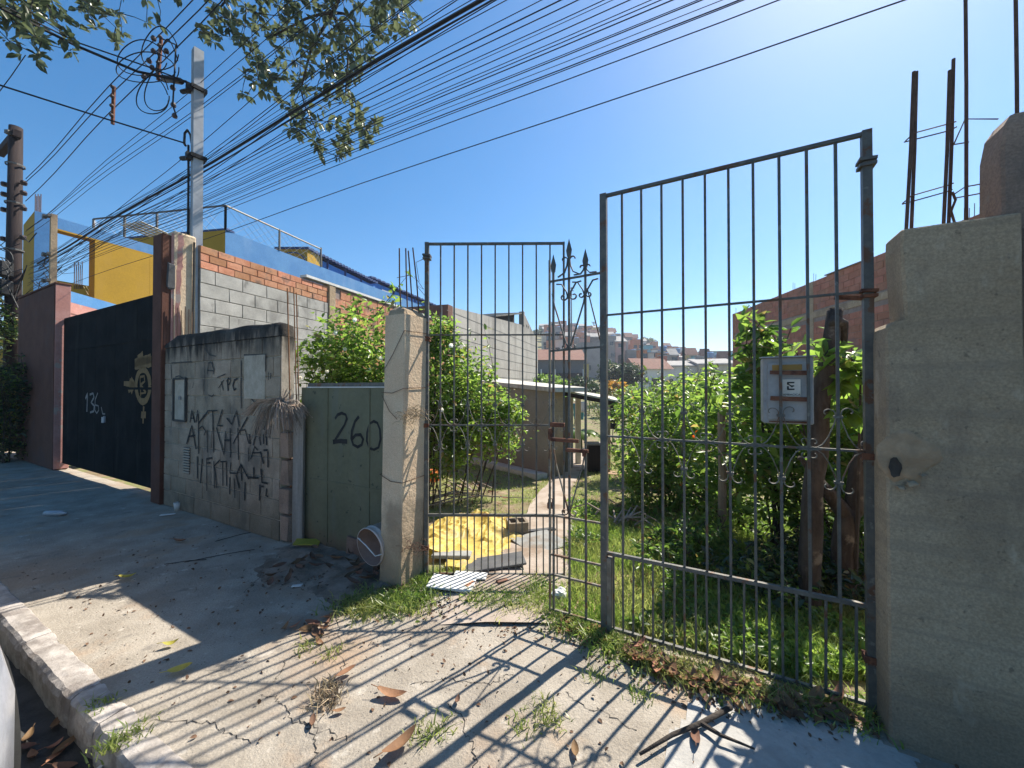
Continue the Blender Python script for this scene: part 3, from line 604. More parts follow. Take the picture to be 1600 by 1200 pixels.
# ================================================================ IRON GATES
def bar_box(mb, p, q, w, d=None):
    """square bar between two local points in the leaf plane (x, z), y = 0 centre"""
    d = d or w; a = Vector((p[0], 0, p[1])); b = Vector((q[0], 0, q[1])); t = (b-a).normalized(); sd_ = Vector((-t.z, 0, t.x))
    ring = lambda c: [c+sd_*w/2+Vector((0, d/2, 0)), c-sd_*w/2+Vector((0, d/2, 0)), c-sd_*w/2-Vector((0, d/2, 0)), c+sd_*w/2-Vector((0, d/2, 0))]
    return mb.hull(ring(a), ring(b))
def spiral(cx, cz, r0, r1, a0, a1, n=14):
    return [(cx+(r0+(r1-r0)*i/n)*math.cos(a0+(a1-a0)*i/n), cz+(r0+(r1-r0)*i/n)*math.sin(a0+(a1-a0)*i/n)) for i in range(n+1)]
def scroll_mesh(pts, name, m, wd=.010, th=.004):
    """flat iron strip bent along pts (x, z)"""
    mb = MB(); P = [Vector((a, 0, b)) for a, b in pts]; n = len(P)
    for i, p in enumerate(P):
        t = (P[min(i+1, n-1)]-P[max(i-1, 0)]).normalized(); s_ = Vector((-t.z, 0, t.x))*th/2; y = Vector((0, wd/2, 0))
        mb.v += [p+s_+y, p-s_+y, p-s_-y, p+s_-y]
    mb.f = [(4*i+k, 4*i+(k+1) % 4, 4*i+4+(k+1) % 4, 4*i+4+k) for i in range(n-1) for k in range(4)]+[(0, 1, 2, 3), (4*n-1, 4*n-2, 4*n-3, 4*n-4)]
    return mb.mesh(name, m)
def s_scroll(p, h):
    """one S-scroll right of a bar at x=0: touches the bar at height h*.72, curls out at the top (h) and ends in a curl on the rail (z=0) by the next bar at x=p"""
    r1 = .030; top = spiral(.006+r1*1.05, h*.84, r1*.25, r1, -math.pi*.2, math.pi, 14)
    r2 = .028; bot = spiral(p*.80, r2+.004, r2, r2*.28, -math.pi*.5-.5, math.pi*1.35, 16)
    mid = [(.006, h*.72), (.012, h*.6), (p*.30, h*.30), (p*.50, h*.11)]
    return top+mid+bot
SMESH = {}
def leaf(root, x0, x1, gaps, zr, zb, stile, sw_, scrolls, m, low=True, tops=None):
    p = (x1-x0)/gaps; z4, z3, z2, z1, z0 = zr     # top, upper rail, scroll rail, low rail, bottom
    for x, w_ in ((x0, stile[0]), (x1, stile[1])):
        mb = MB(); bar_box(mb, (x, zb), (x, z4+.012), w_, w_); part('stile', mb, m, root)
    for z, w_ in ((z4, .018), (z3, .011), (z2, .011), (z1, .020), (z0, .016)):
        mb = MB(); bar_box(mb, (x0+stile[0]/2, z), (x1-stile[1]/2, z), w_, .020 if w_ > .015 else .013); part('rail', mb, m, root)
    mb = MB(); bar_box(mb, (0, z1), (0, z4), sw_, sw_); long_ = mb.mesh('bar', m)
    mb = MB(); bar_box(mb, (0, z0), (0, z1), sw_*.85, sw_*.85); short = mb.mesh('bar', m)
    for k in range(1, gaps): link('bar', long_, root, (x0+p*k, 0, 0))
    for k in range(1, gaps*2): link('bar', short, root, (x0+p*k/2, 0, 0), (0, random.uniform(-.012, .012), 0))
    key = (round(p, 4), m.name)
    if key not in SMESH: SMESH[key] = scroll_mesh(s_scroll(p, .215), 'scroll', M['iron_worn'])
    for k in scrolls:
        for sx in (1, -1):
            if not (0 <= k+sx <= gaps): continue
            for sz in (1, -1):
                link('scroll', SMESH[key], root, (x0+p*k+sx*sw_*.3, -.004, z2), None, (sx, 1, sz*random.uniform(.94, 1.03)))
        for sz in (1, -1):
            link('collar', CLR, root, (x0+p*k, 0, z2+sz*.158))
CLR = MB().box((0, 0, 0), (.034, .026, .012)).mesh('collar', M['iron'])
# left leaf, swung inwards (hinge at its left end)
HX, HY = -.685, 3.085
ll = thing('gate_leaf', 'left wrought iron gate leaf swung open inward beside the slim pillar', 'gate', (HX, HY, 0), R(-.8))
leaf(ll, 0, 1.10, 10, (2.665, 1.93, 1.207, .489, .02), .0, (.032, .015), .0115, (1, 3, 5, 7, 9), M['iron'])
# right leaf in the gate line
rl = thing('gate_leaf', 'large closed wrought iron gate leaf with the grey meter box behind its bars', 'gate', W(-.63, 2.372), ROT)
leaf(rl, 0, 1.245, 11, (2.70, 1.955, 1.205, .487, .035), .015, (.040, .036), .0125, (2, 4, 6, 8, 10), M['iron'])
# hinge hardware
def collar(mb, x, z, w_=.06, h=.014): return mb.box((x, 0, z-.014), (w_, w_, h)).box((x, 0, z+.010), (w_*1.05, w_*1.05, h), ry=.1)
part('hinge_collar', collar(MB(), 0, 2.56), M['iron'], ll); part('hinge_collar', collar(MB(), 0, 1.90, .055), M['rust'], ll)
part('hinge_strap', MB().box((-.045, -.01, 1.205), (.13, .022, .026)).box((-.02, 0, 1.205), (.06, .05, .034)), M['rust'], ll)
part('hinge_strap', MB().box((-.04, -.01, .23), (.12, .022, .026)).box((-.01, 0, .23), (.055, .05, .034)), M['rust'], ll)
part('hinge_collar', collar(MB(), 1.245, 2.56, .062), M['iron'], rl); part('hinge_collar', collar(MB(), 1.245, 1.945, .06), M['rust'], rl)
part('hinge_strap', MB().box((1.19, .02, 1.935), (.13, .012, .02), ry=.15), M['rust'], rl)
part('hinge_strap', MB().box((1.31, -.005, 1.185), (.16, .018, .018)).box((1.245, 0, 1.185), (.06, .055, .03)), M['rust'], rl)
part('hinge_strap', MB().box((1.30, -.005, .245), (.14, .02, .03), ry=.2).box((1.245, 0, .25), (.06, .055, .03)), M['rust'], rl)
part('bottom_sleeve', MB().box((.034, -.004, .23), (.026, .04, .47)), M['iron_worn'], rl)
# chain hanging on the left leaf
ch = thing('chain', 'thin rusty chain hanging from the open left gate leaf', 'chain', (HX+.99, HY-.02, 1.13))
for k in range(17):
    mb = MB(); ring = [(math.cos(t)*.009, 0, math.sin(t)*.017) for t in np.linspace(0, 2*math.pi, 9)]; mb.tube(ring, .0028, 4, False)
    part('link', mb, M['rebar'], ch, loc=(.006*math.sin(k*.7), 0, -.03*k), rot=(0, 0, (k % 2)*1.57))
part('padlock', MB().bbox((0, 0, -.56), (.05, .025, .05), .006).tube([(-.015, 0, -.54), (-.015, 0, -.51), (0, 0, -.5), (.015, 0, -.51), (.015, 0, -.54)], .004, 5), M['rust'], ch)
# narrow fixed panel with spear tops, between the leaves
np_ = thing('iron_grille', 'narrow iron gate grille with spear finials and scrolls between the two leaves', 'gate', W(-.985, 2.378), ROT)
PW = .33
XS = (.015, .125, .235)
mb = MB(); bar_box(mb, (-.012, .02), (-.012, 2.36), .012, .012); part('latch_rod', mb, M['iron_worn'], np_)
for x, z0, zt in ((XS[0], .03, 2.275), (XS[1], .03, 2.36), (XS[2], .03, 2.275)):
    mb = MB(); bar_box(mb, (x, z0), (x, zt), .013, .013); part('bar', mb, M['iron'], np_)
    w_ = .034; sp = MB().add([(x-.010, -.010, zt), (x+.010, -.010, zt), (x+.010, .010, zt), (x-.010, .010, zt), (x-w_/2*1.2, 0, zt+.045), (x, -.012, zt+.045), (x+w_/2*1.2, 0, zt+.045), (x, .012, zt+.045), (x, 0, zt+.122)],
        [(0, 1, 5), (0, 5, 4), (1, 2, 6), (1, 6, 5), (2, 3, 7), (2, 7, 6), (3, 0, 4), (3, 4, 7), (4, 5, 8), (5, 6, 8), (6, 7, 8), (7, 4, 8), (3, 2, 1, 0)])
    part('spear_finial', sp, M['iron'], np_)
for z in (2.215, 1.75, .66, .40, .27, .04):
    mb = MB(); bar_box(mb, (-.01, z), (PW, z+(.01 if z > 1 else 0)), .012, .013); part('rail', mb, M['iron'] if z > 1 else M['iron_worn'], np_)
def strip(pts, m=None): link('scroll', scroll_mesh(pts, 'scroll', m or M['iron'], .012, .007), np_, (0, -.006, 0))
for x, h, r in ((XS[1], .125, .027), (XS[2], .06, .020)):
    for sx in (1, -1):
        strip([(x+sx*a, b) for a, b in spiral(r*1.25, 2.215+h, r*.3, r, .2, math.pi*.95)]+[(x+sx*.012, 2.215+h*.7), (x+sx*.03, 2.215+h*.35), (x+sx*.075, 2.215+.02)])
        strip([(x+sx*a, b) for a, b in [(.085, 2.19), (.05, 2.185), (.015, 2.13)]+spiral(r*1.3, 2.10, r, r*.3, math.pi*1.0, math.pi*2.7)])
for sx in (1, -1): strip([(XS[1]+sx*a, b) for a, b in [(.115, 2.13), (.10, 2.05), (.02, 1.80)]+spiral(.03, 1.775, .022, .008, math.pi, math.pi*2.4)])
mb = MB(); bar_box(mb, (XS[2]+.012, 2.14), (PW, 1.80), .007, .007); part('brace', mb, M['iron'], np_)
for sx in (1, -1): strip([(XS[1]+sx*a, b) for a, b in [(.11, 1.12), (.09, 1.0), (.012, .73)]+spiral(.032, .70, .026, .008, math.pi, math.pi*2.6)], M['iron_worn'])
for b in (((.05, -.02, 1.262), (.10, .02, .028)), ((.10, -.024, 1.165), (.19, .016, .024)), ((.185, -.028, 1.105), (.15, .018, .022)), ((.235, -.034, 1.095), (.022, .022, .045)), ((.0, -.02, 1.20), (.022, .03, .07))):
    part('latch', MB().bbox(b[0], b[1], .003), M['rust'], np_)
# electricity box hung behind the bars
bx = street('meter_box', 'grey metal meter box with an amber strip and a square cream plate', 'box', .31, 2.392, 1.49)
BW, BH, BD = .215, .345, .13
part('case', MB().bbox((0, BD/2+.02, 0), (BW, BD, BH), .006), M['box_grey'], bx)
part('door', MB().bbox((0, .014, -.004), (BW-.04, .012, BH-.05), .003), M['box_grey'], bx)
part('hood', MB().box((0, BD/2+.01, BH/2+.004), (BW+.01, BD+.03, .006), rx=.05), M['steel'], bx)
part('amber_strip', MB().box((-.005, .005, .118), (.125, .005, .028)), M['amber'], bx)
pt_ = part('plate', MB().bbox((.008, .004, .012), (.088, .006, .09), .002), M['plate'], bx)
for k, bb in enumerate((((.010, .0, .040), (.030, .0026, .007)), ((.010, .0, .006), (.030, .0026, .007)), ((-.002, .0, .014), (.007, .0026, .016)), ((-.002, .0, .034), (.007, .0026, .010)))):
    part('emblem', MB().box(*bb), M['ink'], pt_)
part('emblem', MB().box((.006, 0, .027), (.030, .0026, .005), ry=.75), M['ink'], pt_); part('emblem', MB().box((.017, 0, .023), (.014, .0026, .006)), M['ink'], pt_)
link('lettering', text_mesh('CAMBACICA', .0145, M['ink'], .0006), pt_, (.008, .0, -.026), (R(90), 0, 0))
for z in (.090, -.042): part('strap', MB().box((.003, -.020, z), (.165, .008, .020), ry=.03, jit=.002), M['rust'], bx)
part('bottom_lip', MB().box((0, .008, -BH/2+.012), (BW-.05, .006, .008), jit=.002), M['rust'], bx)

# ================================================================ DARK SHEET GATE AND ITS POSTS
dg = street('sheet_gate', 'tall dark sheet metal gate with a chalk number 136 and hand-painted no parking sign', 'gate', -10.70, 2.30)
LD = 10.70-6.60
cuts = [0, .82, 1.64, 2.46, 3.28, LD]
for a, b in zip(cuts, cuts[1:]): part('sheet_panel', MB().bbox(((a+b)/2, .02, 1.46), (b-a-.008, .02, 2.68), .003), M['black_gate'], dg)
part('frame', MB().box((LD/2, .05, 2.785), (LD, .05, .045)).box((LD/2, .05, .145), (LD, .04, .04)), M['black_gate'], dg)
for z in (.75, 1.5, 2.2): part('cross_rib', MB().box((LD/2, .008, z), (LD-.1, .012, .035)), M['black_gate'], dg)
for z in (.5, 1.4, 2.4): part('hinge', MB().tube([(LD-.02, -.005, z-.06), (LD-.02, -.005, z+.06)], .016, 6), M['rust'], dg)
def dpl(px, py, lift=0):
    s, z = onN(px, py, 2.308); return (s+10.70, -lift, z)
Q = 4.2857; D2 = lambda L: [(x/Q, 440+y/Q) for x, y in L]
strokes([D2(L) for L in ([(575, 785), (588, 750), (584, 872)], [(603, 757), (625, 748), (632, 775), (612, 810), (634, 832), (630, 868), (606, 876)], [(657, 745), (640, 790), (637, 860), (650, 882), (663, 862), (661, 832), (640, 826)], [(680, 840), (690, 885), (706, 886)])], .035, dpl, .006, M['chalk'], dg, 'painted_digit')
ring = [(960+46*math.cos(t), 697-108*math.sin(t)) for t in np.linspace(0, 2*math.pi, 25)]
strokes([D2(ring)], .085, dpl, .006, M['orange_paint'], dg, 'painted_ring')
strokes([D2(L) for L in ([(945, 770), (940, 640)], [(940, 640), (968, 632), (972, 668), (945, 690)], [(945, 690), (980, 745)], [(940, 750), (975, 745)])], .035, dpl, .006, M['orange_paint'], dg, 'painted_letter')
strokes([D2(L) for L in ([(832, 682), (905, 690)], [(870, 660), (890, 690), (862, 735)], [(880, 650), (905, 690), (880, 745)], [(965, 835), (960, 950)], [(955, 870), (952, 915)], [(972, 870), (972, 915)])], .06, dpl, .006, M['orange_paint'], dg, 'painted_arrow')
strokes([D2(L) for L in ([(905, 545), (1016, 520)], [(905, 565), (1016, 545)], [(915, 530), (1012, 500)], [(925, 515), (960, 490)])], .10, dpl, .006, M['orange_paint'], dg, 'painted_blot')
part('latch_plate', MB().box((dpl(163, 656)[0], -.01, dpl(163, 656)[2]), (.07, .012, .09)).box((dpl(167, 655)[0], -.02, dpl(167, 655)[2]), (.02, .02, .1)), M['steel'], dg)
# maroon posts
mp = street('gate_post', 'peeling maroon and grey post at the right end of the dark sheet gate', 'pillar', -6.60, 2.20)
part('front_face', MB().bbox((.13, .055, 1.76), (.26, .11, 3.52), .012, .004), M['maroon'], mp)
part('core', MB().bbox((.15, .24, 1.795), (.245, .26, 3.59), .02, .006), M['pillar'], mp)
fl = MB(); prev = None
for i in range(26):      # peeled plaster strip on the side face
    z = 2.05+1.5*i/25; w_ = .075+.05*nz3(z, 0, 2.6, 3)+.03*nz3(z, 0, 7, 4)+(.04 if z > 3.1 else 0)
    fl.v += [(.262, .10, z), (.266, .105, z), (.280, .115+max(.02, w_), z), (.272, .118+max(.02, w_), z)]
fl.f = [(4*i+k, 4*i+(k+1) % 4, 4*i+4+(k+1) % 4, 4*i+4+k) for i in range(25) for k in range(4)]+[(0, 1, 2, 3), (103, 102, 101, 100)]
part('pink_plaster', fl, M['pink'], mp)
hole = MB().bbox((.255, .10, 2.98), (.05, .10, .34), .02, .012); part('broken_hole', hole, M['sheet_dark'], mp)
for k in range(6):
    x = .29; y = .12+.04*k; part('rebar', MB().tube([(x, y, 1.9), (x+.004*k, y, 2.60-.03*(k % 3))], .005, 5), M['rebar'], mp)
part('conduit', MB().tube([(.285, .34, 1.9), (.282, .335, 2.6), (.285, .34, 3.50)], .012, 6), M['cable'], mp)
ml = street('boundary_pier', 'broad maroon wall pier left of the dark sheet gate', 'pillar', -13.2, 2.20)
part('wall_face', MB().bbox((1.24, .10, 1.71), (2.48, .20, 3.42), .02, .006), M['maroon'], ml)
part('pink_side', MB().bbox((2.486, .10, 1.72), (.012, .19, 3.40), .003), M['pink'], ml)
part('top_cap', MB().bbox((1.24, .10, 3.44), (2.52, .22, .04), .01), M['maroon'], ml)

# ---------------------------------------------------------------- square steel pole behind the wall
sp_ = thing('steel_pole', 'tall square galvanised steel service pole behind the graffiti wall', 'pole', W(-6.385, 2.60), ROT-.12)
part('shaft', MB().hull([(-.056, -.056, 0), (.056, -.056, 0), (.056, .056, 0), (-.056, .056, 0)], [(-.100, -.056, 6.25), (.012, -.056, 6.25), (.012, .056, 6.25), (-.100, .056, 6.25)]), M['steel'], sp_)
for z, dx in ((5.68, -.045), (4.72, -.038)):
    part('clamp', MB().box((dx, 0, z), (.19, .18, .05)).box((dx+.03, -.1, z-.02), (.07, .06, .09)).tube([(dx-.09, -.05, z), (dx-.18, -.08, z+.03), (dx-.28, -.1, z+.05)], .03, 6), M['cable'], sp_)
part('gooseneck', MB().tube([(-.10, -.03, 4.85), (-.12, -.05, 5.05), (-.18, -.07, 5.14), (-.26, -.08, 5.12), (-.28, -.08, 4.98), (-.22, -.08, 4.93)], .016, 6), M['cable'], sp_)
part('down_cable', MB().tube([(-.115, -.075, 4.9), (-.085, -.078, 4.4), (-.08, -.078, 3), (-.07, -.078, 2.2)], .014, 6), M['cable'], sp_)
part('foot_bracket', MB().box((0, -.08, 2.22), (.12, .05, .05)), M['rebar'], sp_)
# ================================================================ LOT BOUNDARY WALLS
def slab(mb, p, q, za, zb, th, side=1):
    """upright slab from p to q (x, y), heights za=(bottom, top) at p and zb at q, thickness th to the left (side=1) of p->q"""
    p = Vector(p[:2]); q = Vector(q[:2]); t = (q-p).normalized(); nrm = Vector((-t.y, t.x))*th*side
    v = lambda c, z: Vector((c.x, c.y, z))
    return mb.hull([v(p, za[0]), v(q, zb[0]), v(q+nrm, zb[0]), v(p+nrm, za[0])], [v(p, za[1]), v(q, zb[1]), v(q+nrm, zb[1]), v(p+nrm, za[1])])
DS = Vector((.316, .949)); B0 = Vector((-4.31, 5.29))
bw = thing('boundary_wall', 'pale grey block boundary wall topped with courses of orange clay brick', 'wall', (B0.x, B0.y, 0), math.atan2(DS.y, DS.x))
L1 = 2.30
masonry(bw, L1, 0, 3.17, .40, .198, .14, M['pale_block'], M['pale_mortar'], 'm', joint=.010, jit=.002)
masonry(bw, L1, 3.17, 3.50, .24, .106, .13, M['clay'], M['clay_mortar'], 'm', joint=.010, jit=.003, name='brick', y=.004)
part('pier', MB().bbox((L1+.09, .065, 1.79), (.17, .17, 3.58), .008, .003), M['pillar_grey'], bw)
x2 = L1+.18; L2 = 4.6
sp2 = []
shared = [MB().bbox((0, 0, 0), (.28, .13, .178), .004, .003).mesh('brick', M['clay']) for _ in range(4)]
for r in range(10):
    for k in range(17):
        x = x2+.145+.29*k-(.145 if r % 2 else 0)
        if x2+.1 < x < x2+L2-.1: link('brick', random.choice(shared), bw, (x, .068+random.uniform(-.003, .003), 1.62+.188*r+.09))
part('mortar', MB().box((x2+L2/2, .075, 1.75), (L2, .118, 3.5)), M['clay_mortar'], bw)
part('flashing', MB().box((x2+L2/2-.35, .05, 3.56), (L2+.75, .16, .045), ry=-.004), M['white'], bw)

RW0 = Vector((8.75+.1*18.4, 18.4)); RDIR = Vector((-.0995, -.995)); LR = 14.6
rwl = thing('brick_wall', 'long tall red brick side wall with a grey beam behind the right bushes', 'wall', (RW0.x, RW0.y, 0), math.atan2(RDIR.y, RDIR.x))
lst = []
for r in range(17):
    z = 1.75+.195*r
    for k in range(39):
        x = .195+.39*k-(.195 if r % 2 else 0)
        if 3.80 < z+.1 < 4.08: continue
        if x < LR-.2 and x > .15: lst.append((x, z))
lst.sort(key=lambda q: -q[0]); sharedR = [MB().bbox((0, 0, 0), (.378, .14, .182), .004, .004).mesh('brick', M['clay_far']) for _ in range(4)]; rest = MB()
vis = [q for q in lst if q[0] < 10.8]      # nearer ones stand behind the gate pillar
for i, (x, z) in enumerate(vis):
    if i < 300: link('brick', random.choice(sharedR), rwl, (x, .07+random.uniform(-.004, .004), z+.097))
    else: rest.box((x, .07, z+.097), (.378, .14, .182), jit=.004)
for x, z in lst:
    if x >= 10.8: rest.box((x, .07, z+.097), (.378, .14, .182), jit=.004)
tag(part('brick', rest, M['clay_far'], rwl), kind='stuff')
part('mortar', MB().box((LR/2, .082, 2.5), (LR, .13, 5.06)), M['clay_mortar'], rwl)
part('beam', MB().bbox((LR/2, .066, 3.94), (LR, .15, .20), .006), M['pillar_grey'], rwl)
for x in (.1, 5.6, 10.4): part('pier', MB().bbox((x, .066, 2.52), (.18, .155, 5.1), .006), M['pillar_grey'] if x > .2 else M['clay_far'], rwl)
for x in (.12, 4.5, 5.6, 10.3, 10.5): part('rebar', MB().tube([(x, .07, 5.0), (x+.01, .07, 5.35)], .006, 4).tube([(x+.1, .07, 5.0), (x+.1, .08, 5.3)], .006, 4), M['rebar'], rwl)
part('plank', MB().box((7.1, .0, 5.07), (1.6, .12, .03), ry=.02), M['wood'], rwl)

# ================================================================ NEIGHBOURS ON THE LEFT
def P2(px, Y): return Vector(((px-800)/FPX*Y, Y))
DSs = Vector((.316, .949))
# long rendered wall with a gable end, and the brown house before it
q0 = P2(700, 12.3)
lw = thing('rendered_wall', 'long grey rendered house wall with sloping gable end beyond the flowering bush', 'house', (q0.x, q0.y, 0), math.atan2(DSs.y, DSs.x))
pf = [(0, -.9), (0, 4.15), (8.4, 4.85), (8.4, 5.5), (8.75, 5.42), (11.4, 4.28), (11.4, -.9)]
part('wall', MB().hull([(x, 0, z) for x, z in pf], [(x, .25, z) for x, z in pf]), M['render_wall'], lw)
sh = MB(); 
for k in range(40): sh.box((4.3+.105*k, .75, 4.62+.0225*k+.03*(k % 2)), (.10, 1.5, .03), rx=.04)
part('roof_sheet', sh, M['fibre_roof'], lw); part('dark_gap_panel', MB().hull([(4.4, .5, 4.3), (8.4, .5, 4.6), (8.4, .6, 4.6), (4.4, .6, 4.3)], [(4.4, .5, 4.63), (8.4, .5, 5.46), (8.4, .6, 5.46), (4.4, .6, 4.63)]), M['dark_void'], lw)  # solid dark panel, coloured as the shade under the roof sheet
part('gable_post', MB().bbox((8.45, .1, 5.2), (.2, .26, .75), .01), M['render_wall'], lw)
for x, z in ((9.0, 4.9), (9.3, 4.88)): part('vent_hole', MB().box((x, -.004, z), (.07, .02, .14)), M['dark_void'], lw)
for k in range(9): part('block_joint', MB().box((5.6, -.002, .8+.4*k), (11.4, .012, .012)), M['pale_mortar'], lw)
bh = MB(); e_ = Vector((-.93, .36)); slab(bh, q0-DSs*.01, q0+e_*5, (-.9, 4.20), (-.9, 4.30), .3, -1)
solo('brown_house', bh, M['brown_wall'], 'dark brown house wall seen over the top of the flowering bush', 'house')
# terrace house: blue side, ochre front, railing on the roof
C = P2(350, 14.5); zC = 7.52; FL = Vector((-.983, .184))
th = thing('terrace_house', 'blue and ochre house with railed roof terrace rising behind the boundary wall', 'house', (C.x, C.y, 0))
wpart('side_wall', slab(MB(), C, C+DSs*17, (0, zC), (0, zC-.05), .3), M['blue'], th)
wpart('front_wall', slab(MB(), C+FL*.005, C+FL*6.4, (0, zC-.01), (0, zC), .3, -1), M['yellow'], th)
wpart('coping', slab(MB(), C-FL*.05, C+FL*6.45, (zC, zC+.07), (zC, zC+.07), .34, -1), M['blue_dark'], th)
rl_ = MB()
def rail(a, b, n, h0, h1):
    for k in range(n+1):
        p = a.lerp(b, k/n); wpart('rail_post', MB().box((p.x, p.y, zC+h0/2), (.06, .06, h0)), M['iron'], th)
    p = MB(); p.tube([(a.x, a.y, zC+h0), (b.x, b.y, zC+h1)], .035, 5); wpart('top_rail', p, M['iron'], th)
    ms = MB(); n2 = int((b-a).length/.35)
    for k in range(n2):
        p = a.lerp(b, k/n2); q = a.lerp(b, min(1, (k+3)/n2)); ms.tube([(p.x, p.y, zC), (q.x, q.y, zC+h0)], .006, 3, False).tube([(q.x, q.y, zC), (p.x, p.y, zC+h0)], .006, 3, False)
    tag(wpart('wire_mesh', ms, M['steel'], th), kind='stuff')
rail(C, C+FL*6.4, 4, .93, .93); rail(C, C+DSs*4.6, 2, .93, .85)
a = P2(430, 18.8)
yb = thing('roof_room', 'small ochre roof room with an arch at the end of the terrace railing', 'house', (a.x, a.y, 0))
wpart('front_wall', slab(MB(), P2(429, 18.8), P2(479, 18.6), (6.5, 8.35), (6.5, 8.27), 1.2), M['yellow'], yb)
wpart('roof_edge', slab(MB(), P2(427, 18.75), P2(481, 18.55), (8.35, 8.45), (8.28, 8.38), 1.4), M['blue_dark'], yb)
ar = MB(); cc = at(457, 405, 18.6); ar.tube([(cc.x+.62*math.cos(t), cc.y-.04, cc.z-.1+.42*math.sin(t)) for t in np.linspace(0, math.pi, 14)], .03, 4); wpart('arch', ar, M['blue_dark'], yb)
def blue_hall(name, label, pa, Ya, ya, pb, Yb, yb_, m, win=None):
    A = at(pa, ya, Ya); B = at(pb, yb_, Yb); t = thing(name, label, 'house', (A.x, A.y, 0))
    wpart('wall', slab(MB(), A, B, (3, A.z-.25), (3, B.z-.25), 4), m, t)
    rf = MB(); n = 44; d = (Vector(B[:2])-Vector(A[:2])); nr = Vector((-d.y, d.x)).normalized()
    for k in range(n):
        p = Vector(A[:2])+d*(k+.5)/n-nr*.12; z = A.z+(B.z-A.z)*(k+.5)/n; rf.box((p.x+nr.x*1.8, p.y+nr.y*1.8, z-.08+(.04 if k % 2 else 0)), (d.length/n, 3.8, .10), rz=math.atan2(d.y, d.x))
    wpart('corrugated_roof', rf, M['blue_dark'], t)
    for k in range(1, 4):
        p = Vector(A[:2])+d*k/4-nr*.03; wpart('downpipe', MB().box((p.x, p.y, A.z-1.6), (.08, .08, 2.8)), M['blue_dark'], t)
    if win:
        p = at(*win, A.y+(B.y-A.y)*.15) if False else Vector(A[:2])+d*.16-nr*.03
        f = wpart('window', MB().box((p.x, p.y, A.z-1.15), (.85, .09, 1.1), rz=math.atan2(d.y, d.x)), M['steel'], t)
        g = MB().box((p.x-nr.x*.05, p.y-nr.y*.05, A.z-1.15), (.66, .03, .9), rz=math.atan2(d.y, d.x)); o = wpart('pane', g, M['lime'], t)
blue_hall('blue_hall', 'nearer deep blue hall with navy corrugated roof edge right of the terrace', 480, 18.9, 388, 586, 23.8, 441, M['deep_blue'])
blue_hall('blue_hall', 'farther deep blue hall with a pale window beyond the nearer blue hall', 576, 25, 431, 700, 34.5, 486, M['deep_blue'], (597, 460))
# yellow and blue portal
T0 = Vector((-13.125, 10.5)); E_ = Vector((CE, -SE))
yp = thing('portal_house', 'yellow house front with tall blue sided tower and beam over an open yard', 'house', (T0.x, T0.y, 0))
wpart('tower', slab(MB(), T0, T0-E_*1.1, (0, 6.38), (0, 6.22), .34, -1), M['yellow'], yp)
wpart('tower_side', slab(MB(), T0+E_*.004, T0+E_*.004+Vector((SE, CE))*.37, (0, 6.385), (0, 6.385), .012, -1), M['blue'], yp)
wpart('beam', slab(MB(), T0+DSs*.30, T0+DSs*4.6, (6.07, 6.38), (6.07, 6.38), .34), M['blue'], yp)
wpart('beam_soffit', slab(MB(), T0+DSs*.30, T0+DSs*4.6, (6.03, 6.068), (6.03, 6.068), .33), M['yellow'], yp)
wpart('yellow_wall', slab(MB(), T0+DSs*1.24, T0+DSs*2.62, (2.6, 6.025), (2.6, 6.025), .3), M['yellow'], yp)
wpart('pilaster', slab(MB(), T0+DSs*2.60, T0+DSs*2.78, (2.6, 6.02), (2.6, 6.02), .5, -1) if False else slab(MB(), T0+DSs*2.625, T0+DSs*2.80, (2.6, 6.02), (2.6, 6.02), .3), M['yellow'], yp)
wpart('rear_wall', slab(MB(), P2(60, 13.6), P2(160, 13.4), (2.5, 5.45), (2.5, 5.0), .25), M['yellow'], yp)
wn = wpart('window_grille', MB().box((*P2(163, 12.6), 4.62), (.72, .08, .46)), M['dark_void'], yp)
gr = MB(); c = P2(163, 12.53)
for k in range(-4, 9):
    for sg in (1, -1): gr.tube([(c.x-.36+.09*k, c.y, 4.62-.22*sg), (c.x-.36+.09*k+.26, c.y, 4.62+.22*sg)], .006, 3, False)
wpart('lattice', gr, M['pillar'], yp)
wpart('lintel', MB().box((*P2(163, 12.55), 4.88), (.86, .12, .05)), M['lime'], yp)
for k in range(5): 
    p = P2(114+3*k, 13.45); wpart('rebar', MB().tube([(p.x, p.y, 5.0), (p.x, p.y, 5.95-.1*(k % 2))], .012, 4), M['rebar'], yp)
    p = P2(51+2.2*k, 10.7); wpart('rebar', MB().tube([(p.x, p.y, 6.3), (p.x, p.y, 6.95-.06*(k % 2))], .010, 4), M['rebar'], yp)
sx = MB(); 
yw = thing('yard_wall', 'low pink yard wall with blue top behind the dark sheet gate', 'wall', (*P2(108, 8.6), 0))
A = P2(106, 8.62); B = P2(200, 10.3)
wpart('pink_wall', slab(MB(), A, B, (0, 3.45), (0, 3.40), .2), M['pink'], yw)
wpart('blue_band', slab(MB(), A-DSs*.0, B, (3.452, 3.70), (3.402, 3.66), .21), M['blue'], yw)
wpart('moulding', slab(MB(), A+Vector((.02, -.03)), B+Vector((.02, -.03)), (3.2, 3.26), (3.15, 3.21), .05), M['pink'], yw)
aw = MB(); p = P2(226, 11.6)
for k in range(9): aw.box((p.x-.3+.07*k, p.y, 6.28+.02*(k % 2)+.012*k), (.068, .9, .015))
solo('awning_sheet', aw, M['white'], 'small pale corrugated awning sheet beside the peeling maroon post', 'awning')
